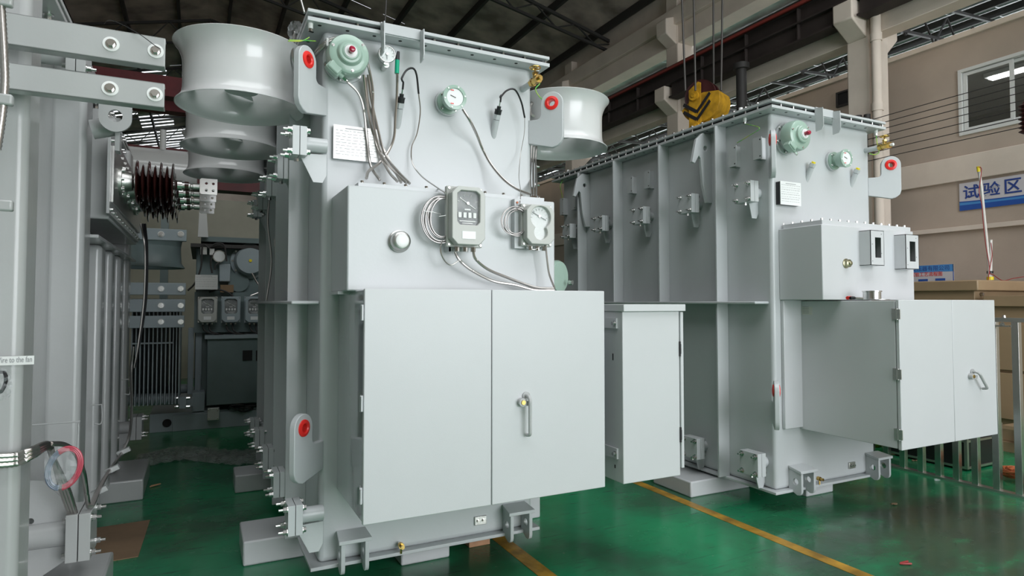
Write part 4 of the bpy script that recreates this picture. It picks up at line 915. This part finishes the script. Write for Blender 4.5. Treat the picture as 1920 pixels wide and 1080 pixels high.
# paper tag
a = at('Y', 2.94, -14, 669); c = at('Y', 2.94, 64, 683)
P = obj('paper_tag', MB().box(a.x, c.x, 2.938, 2.9395, c.z, a.z, 'white'), T0, label='white paper strip lettered Wire to the fan')
text('lettering', 'Wire to the fan', (at('Y', 2.937, -10, 681).x, 2.9375, at('Y', 2.937, 0, 680.5).z), X_, Z_, .03, 'ink', P, width=at('Y', 2.937, 60, 681).x-at('Y', 2.937, -10, 681).x, height=.021)
cable(T0, WL((195, 45, 5), (208, 38, 3.2), (255, 60, 2.78), (290, 85, 2.78), (301, 92, 2.78)), .0015, 'black', 'loose_string')
#T3
# ================================================================== transformer far back between the two
T3 = thing('transformer', (.6, 10, 0), 'dark green-grey transformer standing far back in the shade between the left and centre units', 'transformer')
YT = 9.2
def B3(px0, px1, py0, py1, y, d, m, mb=None):
    a = at('Y', y, px0, (py0+py1)/2); c = at('Y', y, px1, (py0+py1)/2); z1 = at('Y', y, (px0+px1)/2, py0).z; z0 = at('Y', y, (px0+px1)/2, py1).z
    return (mb or MB()).box(a.x, c.x, y, y+d, z0, z1, m)
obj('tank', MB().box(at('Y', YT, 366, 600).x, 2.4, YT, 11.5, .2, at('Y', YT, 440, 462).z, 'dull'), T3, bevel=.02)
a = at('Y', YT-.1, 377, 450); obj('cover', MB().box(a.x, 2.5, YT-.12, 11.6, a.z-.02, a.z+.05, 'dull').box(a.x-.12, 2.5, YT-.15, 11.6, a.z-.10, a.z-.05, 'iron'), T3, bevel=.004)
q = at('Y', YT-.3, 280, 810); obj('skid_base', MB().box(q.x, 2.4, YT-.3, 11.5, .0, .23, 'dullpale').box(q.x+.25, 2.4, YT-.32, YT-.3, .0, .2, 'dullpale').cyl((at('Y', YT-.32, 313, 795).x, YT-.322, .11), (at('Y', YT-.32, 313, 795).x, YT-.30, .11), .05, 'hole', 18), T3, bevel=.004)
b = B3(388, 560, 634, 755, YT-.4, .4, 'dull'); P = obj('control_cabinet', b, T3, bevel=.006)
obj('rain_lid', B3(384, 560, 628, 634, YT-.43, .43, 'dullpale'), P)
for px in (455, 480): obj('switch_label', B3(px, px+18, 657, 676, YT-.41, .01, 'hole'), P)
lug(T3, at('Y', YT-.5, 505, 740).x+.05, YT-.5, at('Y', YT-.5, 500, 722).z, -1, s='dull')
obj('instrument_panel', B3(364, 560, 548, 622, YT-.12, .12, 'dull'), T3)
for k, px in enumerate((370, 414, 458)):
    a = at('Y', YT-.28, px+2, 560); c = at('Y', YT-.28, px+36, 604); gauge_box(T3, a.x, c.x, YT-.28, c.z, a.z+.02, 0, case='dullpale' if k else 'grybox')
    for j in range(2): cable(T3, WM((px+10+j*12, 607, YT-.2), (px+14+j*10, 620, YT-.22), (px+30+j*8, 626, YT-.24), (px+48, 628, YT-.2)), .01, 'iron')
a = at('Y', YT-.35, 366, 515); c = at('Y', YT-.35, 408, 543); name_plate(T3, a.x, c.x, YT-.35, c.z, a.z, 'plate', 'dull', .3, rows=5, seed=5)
q = at('Y', YT, 468, 490); P = obj('relief_valve', MB().lathe([(0, 0), (.24, 0), (.24, .03), (.2, .04), (.19, .12), (.17, .15), (0, .16)], (q.x, YT, q.z), (0, -1, 0), 'dullpale', 36), T3)
obj('centre_disc', MB().cyl((q.x, YT-.16, q.z), (q.x, YT-.17, q.z), .02, 'yel', 12), P)
for k in range(10): t = k*PI/5; obj('clamp_bolt', MB().cyl((q.x+.215*math.cos(t), YT-.03, q.z+.215*math.sin(t)), (q.x+.215*math.cos(t), YT-.045, q.z+.215*math.sin(t)), .014, 'steel', 6), P)
q = at('Y', YT-.1, 411, 481); P = obj('pressure_gauge', MB().lathe([(0, 0), (.075, 0), (.08, .05), (.07, .05), (.07, .045), (0, .045)], (q.x, YT-.1, q.z), (0, -1, 0), 'steel', 28).cyl((q.x, YT, q.z), (q.x, YT-.1, q.z), .02, 'steel', 10), T3); obj('dial', MB().cyl((q.x, YT-.146, q.z), (q.x, YT-.148, q.z), .068, 'dial', 28), P)
obj('valve_body', B3(376, 388, 463, 477, YT-.15, .15, 'steel2').bm and B3(376, 388, 463, 477, YT-.15, .15, 'steel2', B3(393, 402, 466, 478, YT-.15, .15, 'plate')), T3)
q = at('Y', YT, 416, 510); obj('hand_hole', B3(411, 432, 495, 528, YT-.1, .1, 'dullpale'), T3, bevel=.01)
obj('carton', B3(413, 438, 534, 548, YT-.2, .15, 'card'), T3, label='brown card wedge')
q = at('Y', YT, 447, 529); obj('round_cover', MB().cyl((q.x, YT, q.z), (q.x, YT-.05, q.z), .13, 'dull', 28), T3)
for pts in ([(393, 466), (380, 460), (377, 500), (366, 530), (352, 545)], [(398, 478), (395, 495), (398, 512)], [(402, 506), (404, 498), (412, 492)], [(395, 463), (405, 457), (420, 460), (425, 490)], [(472, 512), (482, 530), (495, 545), (505, 560)], [(505, 520), (490, 545), (470, 555), (467, 565)], [(392, 548), (410, 543), (430, 550), (440, 560)]):
    cable(T3, WM(*[(x, y, YT-.2) for x, y in pts]), .011, 'iron' if pts[0][0] < 470 else 'hose')
# left part: brace beams, radiator, fan
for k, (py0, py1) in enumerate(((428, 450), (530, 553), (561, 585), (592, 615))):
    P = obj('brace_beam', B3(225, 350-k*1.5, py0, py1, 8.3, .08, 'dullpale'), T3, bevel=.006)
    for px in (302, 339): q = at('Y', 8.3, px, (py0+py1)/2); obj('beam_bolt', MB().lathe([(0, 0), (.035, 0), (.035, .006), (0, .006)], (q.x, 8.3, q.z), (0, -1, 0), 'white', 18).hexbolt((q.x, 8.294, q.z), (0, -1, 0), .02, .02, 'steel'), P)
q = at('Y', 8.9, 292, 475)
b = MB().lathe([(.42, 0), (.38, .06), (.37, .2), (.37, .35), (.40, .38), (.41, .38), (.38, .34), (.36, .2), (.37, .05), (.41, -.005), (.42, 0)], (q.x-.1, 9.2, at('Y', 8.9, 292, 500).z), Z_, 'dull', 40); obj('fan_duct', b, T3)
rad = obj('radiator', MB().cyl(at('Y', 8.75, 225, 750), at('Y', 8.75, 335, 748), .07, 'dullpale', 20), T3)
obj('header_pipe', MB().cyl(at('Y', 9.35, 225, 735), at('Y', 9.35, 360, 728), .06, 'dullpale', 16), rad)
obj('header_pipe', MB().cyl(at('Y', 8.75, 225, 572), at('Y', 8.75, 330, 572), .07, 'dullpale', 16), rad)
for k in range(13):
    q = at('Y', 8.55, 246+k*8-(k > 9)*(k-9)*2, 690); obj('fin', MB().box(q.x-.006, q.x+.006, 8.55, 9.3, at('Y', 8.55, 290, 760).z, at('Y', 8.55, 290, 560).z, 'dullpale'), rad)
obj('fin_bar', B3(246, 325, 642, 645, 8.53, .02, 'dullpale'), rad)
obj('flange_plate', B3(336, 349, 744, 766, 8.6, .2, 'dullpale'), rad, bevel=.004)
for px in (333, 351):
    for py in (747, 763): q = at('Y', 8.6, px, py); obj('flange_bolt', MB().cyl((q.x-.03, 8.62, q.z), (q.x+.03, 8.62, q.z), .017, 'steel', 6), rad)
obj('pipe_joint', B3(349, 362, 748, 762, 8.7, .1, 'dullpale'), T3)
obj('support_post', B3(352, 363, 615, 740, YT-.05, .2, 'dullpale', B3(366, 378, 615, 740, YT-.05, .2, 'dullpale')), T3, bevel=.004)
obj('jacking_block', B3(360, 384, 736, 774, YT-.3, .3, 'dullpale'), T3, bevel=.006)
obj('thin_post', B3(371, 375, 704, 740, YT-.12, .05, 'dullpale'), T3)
P = obj('junction_box', B3(389, 411, 765, 788, YT-.42, .1, 'plate'), T3, bevel=.004, label='pale square junction box')
for px in (392, 408):
    for py in (768, 785): q = at('Y', YT-.42, px, py); obj('box_screw', MB().cyl((q.x, YT-.42, q.z), (q.x, YT-.435, q.z), .012, 'steel', 8), P)
obj('pipe_riser', MB().plate([(0, 0), (.12, 0), (.08, .6), (.02, .6)], [], at('Y', 9.0, 371, 444), X_, Z_, Y_*.05, 'fan'), T3)
m = MB(); rnd = random.Random(9)
for k in range(4): m.tube(WM(*[(445+rnd.uniform(-25, 45), 765+rnd.uniform(-5, 8), YT-.35+rnd.uniform(-.05, .05)) for j in range(5)]), .01, 'iron', 6)
obj('loose_cable', m, T3)
#PROPS
# ================================================================== blocks and loose things
def block(x0, x1, y0, y1, z1, m, label, cat='block', name='support_block', bev=.012, z0=0): return obj(name, MB().box(x0, x1, y0, y1, z0, z1, m), label=label, cat=cat, bevel=bev, bseg=3, group='support blocks under the transformers')
block(.26, 1.0, 4.16, 4.56, .149, 'satin', 'long pale block jutting out left under the centre transformer, the nearer of two')
block(.29, 1.0, 5.77, 6.1, .149, 'satin', 'long pale block jutting out left under the centre transformer, the one farther back')
block(1.12, 1.435, 3.74, 4.4, .148, 'satin', 'pale steel block under the front middle of the centre transformer')
block(2.08, 2.30, 4.12, 4.6, .19, 'satin', 'pale block at the right rear foot of the centre transformer', bev=.01)
block(1.60, 1.75, 3.82, 4.1, .148, 'wood', 'small orange-brown timber block under the centre transformer', 'block', 'timber_block', .004)
block(3.63, 4.30, 3.97, 4.45, .13, 'satin', 'wide white base block under the left side of the right transformer')
block(4.50, 4.83, 3.56, 4.1, .148, 'satin', 'pale block under the front middle of the right transformer')
block(-1.3, -.385, 5.93, 6.7, .168, 'old', 'grey block under the far foot of the left transformer')
block(-1.3, -.42, 3.35, 4.3, .168, 'old', 'large grey block under the near foot of the left transformer, at the bottom edge')
b = MB().faces([(-.70, 4.6, .001), (-.32, 4.62, .001), (-.30, 5.35, .001), (-.66, 5.33, .001), (-.70, 4.6, .006), (-.32, 4.62, .006), (-.30, 5.35, .006), (-.66, 5.33, .006)], [(0, 1, 2, 3), (4, 5, 6, 7), (0, 1, 5, 4), (1, 2, 6, 5), (2, 3, 7, 6), (3, 0, 4, 7)], 'card')
obj('cardboard_sheet', b, label='flat brown cardboard piece lying on the floor beside the left transformer flange', cat='cardboard')
# crumpled film on the floor
m = MB(); rnd = random.Random(11); nx_, ny_ = 60, 10; vs = []
for j in range(ny_+1):
    for i in range(nx_+1):
        x = -.55+i*1.6/nx_; y = 6.95+.25*math.sin(i*.12)+j*.07; vs.append((x, y, max(.003, .035*math.sin(j*PI/ny_)+rnd.uniform(-.012, .022))))
m.faces(vs, [(j*(nx_+1)+i, j*(nx_+1)+i+1, (j+1)*(nx_+1)+i+1, (j+1)*(nx_+1)+i) for j in range(ny_) for i in range(nx_)], 'film2')
obj('plastic_sheet', m, label='crumpled clear plastic sheet on the floor in front of the dark back transformer', cat='plastic sheet')
# steel can and pliers on the right cabinet
q = at('Z', CZ1, 1634, 558); q = V((4.98, 2.9, CZ1)); q = at('Y', 2.85, 1635, 557)
t = thing('steel_can', (q.x, 2.85, CZ1), 'short shiny steel ring fitting standing on top of the right cabinet', 'fitting')
obj('can', MB().lathe([(0, 0), (.058, 0), (.058, .055), (.064, .057), (.064, .065), (.054, .065), (.054, .01), (0, .01)], (q.x, 2.85, CZ1), Z_, 'steel', 36), t)
obj('base_disc', MB().lathe([(0, 0), (.09, 0), (.09, .005), (0, .005)], (q.x+.02, 2.84, CZ1), Z_, 'steel2', 30), t)
q = at('Y', 2.8, 1598, 560)
t = thing('pliers', (q.x, 2.8, CZ1), 'red handled pliers lying on top of the right cabinet beside the steel fitting', 'pliers')
obj('grip', MB().tube([(q.x-.05, 2.8, CZ1+.012), (q.x-.02, 2.81, CZ1+.014), (q.x+.02, 2.82, CZ1+.012)], .012, 'red', 10).tube([(q.x-.05, 2.78, CZ1+.012), (q.x-.02, 2.775, CZ1+.012), (q.x+.02, 2.80, CZ1+.012)], .011, 'black', 10), t)
obj('jaw', MB().tube([(q.x+.02, 2.815, CZ1+.010), (q.x+.06, 2.81, CZ1+.010), (q.x+.11, 2.80, CZ1+.008)], .009, 'steel', 8), t)
# fence
F = thing('fence', (6.08, 3.0, 0), 'low stainless steel bar fence on the green floor at the right', 'fence')
b = MB().box(6.04, 6.12, 1.2, 4.2, 0, .02, 'steel2'); obj('bottom_rail', b, F)
b = MB().box(6.055, 6.105, 1.2, 4.2, 1.44, 1.475, 'steel2'); obj('top_rail', b, F)
for y in (4.05, 3.89, 3.729, 3.56, 3.404, 3.252, 3.10, 2.936, 2.773, 2.61, 2.45, 2.29, 2.13, 1.97, 1.81, 1.65, 1.49, 1.33): obj('bar', MB().box(6.055, 6.105, y-.026, y+.026, .02, 1.44, 'steel'), F, bevel=.002)
for y in (2.86, 4.1): obj('rail_bracket', MB().box(6.04, 6.12, y-.05, y+.05, 1.40, 1.41, 'steel2'), F); obj('rail_bolt', MB().hexbolt((6.08, y, 1.475), Z_, .012, .02, 'steel'), F); obj('rail_bolt', MB().hexbolt((6.055, y, 1.42), -X_, .012, .02, 'steel'), F)
# tan enclosures behind
t = thing('enclosure', (8.6, 4.4, 0), 'large tan metal enclosure with a flat lid behind the fence', 'enclosure')
qx = 7.86
obj('body', MB().box(qx, 9.6, 3.98, 5.2, .12, 1.74, 'tan'), t, bevel=.006); obj('lid', MB().box(qx-.05, 9.65, 3.92, 5.26, 1.74, 1.86, 'tan'), t, bevel=.012)
obj('base', MB().box(qx+.05, 9.55, 4.05, 5.15, 0, .12, 'tan'), t)
obj('padlock_eye', MB().cyl((qx+.12, 3.97, 1.70), (qx+.12, 3.95, 1.70), .02, 'steel', 10), t)
t = thing('enclosure', (8.6, 3.3, 0), 'lower tan metal enclosure with stepped panels at the right edge behind the fence', 'enclosure')
obj('body', MB().box(qx+.02, 9.6, 2.6, 3.86, .10, 1.56, 'tan'), t, bevel=.006)
obj('top_band', MB().box(qx-.03, 9.65, 2.55, 3.88, 1.56, 1.68, 'tan'), t, bevel=.006)
for k, z in enumerate((1.15, .62)): obj('side_panel', MB().box(qx-.02, qx+.02, 2.7, 3.80, z-.28, z+.22, 'tan'), t, bevel=.006)
obj('base', MB().box(qx-.06, 9.5, 2.7, 3.8, 0, .10, 'tan'), t)
P = obj('foot_bracket', MB().plate([(0, 0), (.12, 0), (.12, .12), (.06, .17), (0, .12)], [circ(.06, .09, .022, 12)], (qx-.2, 3.45, .32), -Y_, Z_, X_*.02, 'tan').box(qx-.3, qx, 3.2, 3.6, .28, .32, 'tan'), t, bevel=.002)
# pole stack on the enclosure
t = thing('pvc_pole', (8.2, 4.2, 1.86), 'tall thin white plastic pole with red wire leaning up from the tan enclosure', 'pole')
YP = 4.2
p0 = at('Y', YP, 1855, 527); p0 = V((p0.x, YP, 1.86)); p1 = at('Y', YP, 1834, 312)
obj('pole', MB().tube([p0, at('Y', YP, 1853, 480), at('Y', YP, 1845, 400), at('Y', YP, 1840, 350), p1], .015, 'pvc', 12), t)
obj('short_pole', MB().cyl(p0+X_*.03, at('Y', YP, 1858, 450), .016, 'pvc', 12), t)
obj('tape_band', MB().cyl(at('Y', YP, 1835, 322), at('Y', YP, 1834, 312), .018, 'yel', 12).cyl(p0+X_*.02+Z_*.02, p0+X_*.02+Z_*.06, .036, 'yel', 16).cyl(p0+X_*.02+Z_*.10, p0+X_*.02+Z_*.13, .034, 'black', 16), t)
obj('red_wire', MB().tube([at('Y', YP-.03, x, y) for x, y in ((1835, 313), (1840, 316), (1838, 340), (1836, 360), (1841, 385), (1843, 410), (1846, 440), (1850, 470), (1855, 500), (1853, 526))], .005, 'cred', 6).tube([at('Y', YP-.03, x, y) for x, y in ((1858, 455), (1860, 480), (1855, 510), (1862, 515), (1880, 526), (1900, 522), (1925, 518))], .005, 'cred', 6), t)
# case, bag, cable coil behind fence
t = thing('flight_case', (6.9, 3.7, 0), 'black flight case with aluminium edges on the floor behind the fence', 'case')
cx0, cx1, cy0, cy1 = 6.55, 7.15, 3.42, 4.18
obj('body', MB().box(cx0, cx1, cy0, cy1, .03, .40, 'black'), t, bevel=.004)
m = MB()
for x in (cx0, cx1):
    for y in (cy0, cy1): m.box(x-.014, x+.014, y-.014, y+.014, .02, .41, 'steel2')
for z in (.02, .27, .395): 
    for y in (cy0, cy1): m.box(cx0, cx1, y-.012, y+.012, z, z+.02, 'steel2')
    for x in (cx0, cx1): m.box(x-.012, x+.012, cy0, cy1, z, z+.02, 'steel2')
obj('metal_edging', m, t)
for x in (cx0+.06, cx1-.06):
    for y in (cy0+.06, cy1-.06): obj('foot', MB().cyl((x, y, 0), (x, y, .03), .02, 'black', 12), t)
m = MB().lathe([(0, 0), (.20, 0), (.24, .06), (.23, .25), (.17, .33), (.08, .36), (0, .35)], (6.75, 4.62, 0), Z_, 'bag', 14)
obj('sack', m, label='yellow-green plastic sack on the floor behind the fence left of the flight case', cat='sack')
m = MB(); rnd = random.Random(2)
for k in range(16):
    r_ = rnd.uniform(.07, .15); z_ = .012+rnd.uniform(0, .07); tx = rnd.uniform(-.25, .25); ox, oy = rnd.uniform(-.04, .04), rnd.uniform(-.04, .04)
    m.tube([(6.62+ox+r_*math.cos(t_), 3.0+oy+r_*math.sin(t_), max(.008, z_+tx*r_*math.sin(t_)+.02)) for t_ in [j*2*PI/20 for j in range(20)]], .007, 'copper', 6, closed=True, raw=True)
obj('cable_coil', m, label='tangled coil of orange cable on the floor behind the fence', cat='cable')
m = MB()
for k in range(8):
    m.tube([(6.62+rnd.uniform(-.14, .25), 2.65+rnd.uniform(-.2, .15), .008+rnd.uniform(0, .05)) for j in range(6)], .007, 'cred' if k % 2 else 'black', 6)
obj('cable_coil', m, label='heap of dark red and black cable at the right edge behind the fence', cat='cable')
# litter on the floor
for k, (px, py, lab) in enumerate(((1278, 0, ''),)): pass
for k, (px, py, mm, lab) in enumerate(((1756, 902, 'film', 'scrap of clear film on the green floor by the fence foot'), (1683, 947, 'card', 'dark curled scrap on the green floor right of the transformer'), (1702, 1060, 'cred', 'tiny red scrap on the green floor near the bottom right'), (1720, 865, 'card', 'dark scrap on the floor near the fence, left of the film scrap'), (290, 912, 'wood', 'small pale wood chip on the dark green floor between the left and centre units'))):
    q = at('Z', 0, px, py); m = MB(); rnd = random.Random(k)
    m.tube([q+V((rnd.uniform(-.05, .05), rnd.uniform(-.03, .03), .006+rnd.uniform(0, .008))) for j in range(4)], .006, mm, 6)
    obj('scrap', m, label=lab, cat='litter', group='scraps on the floor')
# ------------------------------------------------------------------ wires on wall
rk = thing('wire_bracket', (8.93, 6.0, 3.9), 'small dark insulator bracket on the concrete column holding the row of wall wires', 'bracket')
q = at('X', 8.95, 1622, 226); obj('bracket_bar', MB().box(8.9, 8.98, q.y-.02, q.y+.02, at('X', 8.95, 1630, 292).z, q.z+.05, 'iron'), rk)
obj('insulator', MB().cyl((8.88, q.y+.06, q.z-.02), (8.88, q.y+.06, q.z+.08), .05, 'iron', 12).cyl((8.88, q.y-.08, q.z-.02), (8.88, q.y-.08, q.z+.06), .045, 'iron', 12), rk)
ys = q.y
for k, (ly, ry) in enumerate(((222, 144), (236, 158), (242, 172), (252, 187), (264, 203), (275, 220), (290, 237))):
    z = at('X', 8.9, 1920, ry).z
    obj('wall_wire', MB().tube([(8.9, ys, z-.02), (8.9, 4.5, z-.005), (8.9, -2, z+.01)], .0055, 'iron', 6), label='thin dark wire stretched along the wall, number %s from the top of seven' % ('one', 'two', 'three', 'four', 'five', 'six', 'seven')[k] if False else ('topmost', 'second from top', 'third from top', 'middle', 'third from bottom', 'second from bottom', 'lowest')[k]+' of the seven thin dark wires stretched along the wall under the window', cat='wire', group='wires along the office wall')
# ------------------------------------------------------------------ banner and poster
yb0 = at('X', 9.99, 1799, 345).y; zt_ = at('X', 9.99, 1799, 345).z; zb_ = at('X', 9.99, 1799, 396).z; ye = 2.2
t = thing('banner', (9.98, (yb0+ye)/2, zb_), 'white banner with blue Chinese characters and blue wave on the office wall', 'banner')
obj('sheet', MB().box(9.98, 9.99, ye, yb0, zb_, zt_, 'paper'), t)
L = yb0-ye; Hh = zt_-zb_
def wavepoly(f0_, f1_): return [(L*k/24, f0_(k/24)) for k in range(25)]+[(L*k/24, f1_(k/24)) for k in range(24, -1, -1)]
obj('wave', MB().plate(wavepoly(lambda t_: 0, lambda t_: Hh*(.34-.42*t_+.9*t_*t_) if t_ < .8 else Hh*.58), [], (9.9785, yb0, zb_), -Y_, Z_, X_*.001, 'lblue').plate(wavepoly(lambda t_: 0, lambda t_: Hh*max(.02, (.20-.12*t_+.1*t_*t_))), [], (9.9770, yb0, zb_), -Y_, Z_, X_*.001, 'blue').plate(wavepoly(lambda t_: Hh*(.30-.42*t_+.9*t_*t_) if t_ < .8 else Hh*.54, lambda t_: Hh*(.34-.42*t_+.9*t_*t_) if t_ < .8 else Hh*.58), [], (9.9765, yb0, zb_), -Y_, Z_, X_*.001, 'blue'), t)
for ch, xa_, xb_ in (('试', 1806, 1836), ('验', 1843, 1876), ('区', 1884, 1916)):
    a = at('X', 9.975, xa_, 360); c = at('X', 9.975, xb_, 360)
    text('character', ch, (9.976, a.y, zb_+Hh*.40), -Y_, Z_, .4, 'navy', t, width=a.y-c.y, height=Hh*.50, depth=.0015, bold=.006)
py0 = at('X', 9.98, 1712, 500).y; py1 = at('X', 9.98, 1788, 500).y; pz1 = at('X', 9.98, 1750, 497).z; pz0 = at('X', 9.98, 1788, 532).z-.06
t = thing('wall_poster', (9.98, (py0+py1)/2, pz0), 'blue and white flow chart poster on the wall above the tan enclosure', 'poster')
py0 += .4
obj('sheet', MB().box(9.98, 9.99, py1, py0, pz0, pz1, 'paper'), t); H2 = pz1-pz0; W2 = py0-py1
obj('header', MB().box(9.978, 9.98, py1, py0, pz1-H2*.30, pz1, 'lblue').box(9.978, 9.98, py1, py0, pz0, pz0+.008, 'blue').box(9.978, 9.98, py1, py1+.01, pz0, pz1, 'blue'), t)
text('title', '山市安得变压器有限公司', (9.977, py1+.92, pz1-H2*.24), -Y_, Z_, .1, 'navy', t, width=.86, height=.075)
text('subtitle', '变压器成品试验工艺流程图', (9.977, py1+.96, pz1-H2*.48), -Y_, Z_, .1, 'red', t, width=.80, height=.07)
for k, (fy, fz) in enumerate(((.90, .35), (.68, .35), (.45, .35), (.20, .36), (.62, .12))): obj('chart_box', MB().box(9.977, 9.98, py1+fy-.08, py1+fy+.06, pz0+H2*fz-.015, pz0+H2*fz+.02, 'blue'), t)
# maroon fitting at right edge under window
q = at('X', 8.6, 1927, 218); obj('hanging_insulator', MB().lathe([(0, -.22)]+[(r_, -.2+k*.025) for k, r_ in enumerate((.05, .09, .05, .09, .05, .09, .05, .09, .05, .09, .05, .09, .05, .09, .05, .04))]+[(0, .2)], q, Z_, 'sheave', 20).cyl(q+Z_*.2, q+Z_*2.2, .006, 'iron', 8), label='maroon ribbed insulator hanging at the right edge below the window', cat='insulator')
# ------------------------------------------------------------------ hook block
HK = at('Y', 6.7, 1318, 190); hk = thing('hook_block', HK, 'yellow crane hook block with black chevrons hanging behind the right transformer', 'hook block')
nrm = V((-.93, -.37, 0)).normalized(); side = V((.37, -.93, 0)).normalized(); c = V(HK)
def hb(u, v, w): return c+side*u+Z_*v+nrm*w
s_ = .0075*1.0
r_ = .245
arc = [(.29*math.cos(a), -.03+.29*math.sin(a)) for a in [math.radians(22-k*188/22) for k in range(23)]]
for w0 in (.08, -.28): obj('guard_plate', MB().plate(arc+[(-.10, .06), (.05, .10)], [], hb(0, 0, w0), side, Z_, nrm*.012, 'yellow'), hk, bevel=.003)
arci = [(a*.955, -.03+(b_+.03)*.955) for a, b_ in arc]
obj('guard_shell', MB().plate(arc+arci[::-1], [], hb(0, 0, -.27), side, Z_, nrm*.35, 'yellow'), hk)
for w0 in (.02, -.12): obj('sheave', MB().lathe([(0, 0), (.06, 0), (.06, .01), (.20, .012), (.23, 0), (.23, .05), (.20, .038), (.06, .04), (.06, .05), (0, .05)], hb(-.02, .07, w0), nrm, 'sheave', 40), hk)
obj('cheek_plate', MB().plate([(-.16, -.52), (.02, -.52), (.02, .24), (-.02, .26), (-.16, .16)], [], hb(0, 0, .10), side, Z_, nrm*.02, 'yellow'), hk, bevel=.003)
obj('cheek_plate', MB().plate([(-.02, -.50), (.14, -.50), (.14, -.15), (-.02, -.15)], [], hb(0, 0, -.24), side, Z_, nrm*.02, 'yellow'), hk, bevel=.003)
obj('crosshead', MB().cyl(hb(-.1, -.44, .10), hb(-.1, -.44, -.2), .10, 'yellow', 24).obox(hb(.08, -.46, -.05), side*.14, Z_*.05, nrm*.10, 'yellow'), hk)
for v_ in (.06, -.38): obj('axle_nut', MB().cyl(hb(-.07, v_, .12), hb(-.07, v_, .16), .07, 'yellow', 24).cyl(hb(-.07, v_, .16), hb(-.07, v_, .18), .03, 'yellow', 16), hk)
m = MB()
for dz in (0, -.11):
    m.obox(hb(-.14, -.10+dz, .124), (side*.10-Z_*.07), (Z_*.02+side*.012), nrm*.0015, 'black'); m.obox(hb(.06, -.06+dz, .124), (side*.10+Z_*.12), (Z_*.018-side*.012), nrm*.0015, 'black')
obj('chevron', m, hk, label='black painted chevrons')
for k, px in enumerate((1285, 1304, 1338, 1352)):
    q = at('Y', 6.7-(.1 if k % 2 else -.05), px, 170); obj('wire_rope', MB().cyl((q.x, q.y, q.z), (q.x-.15+.1*k, q.y, 8.9), .014, 'rope', 8), hk)
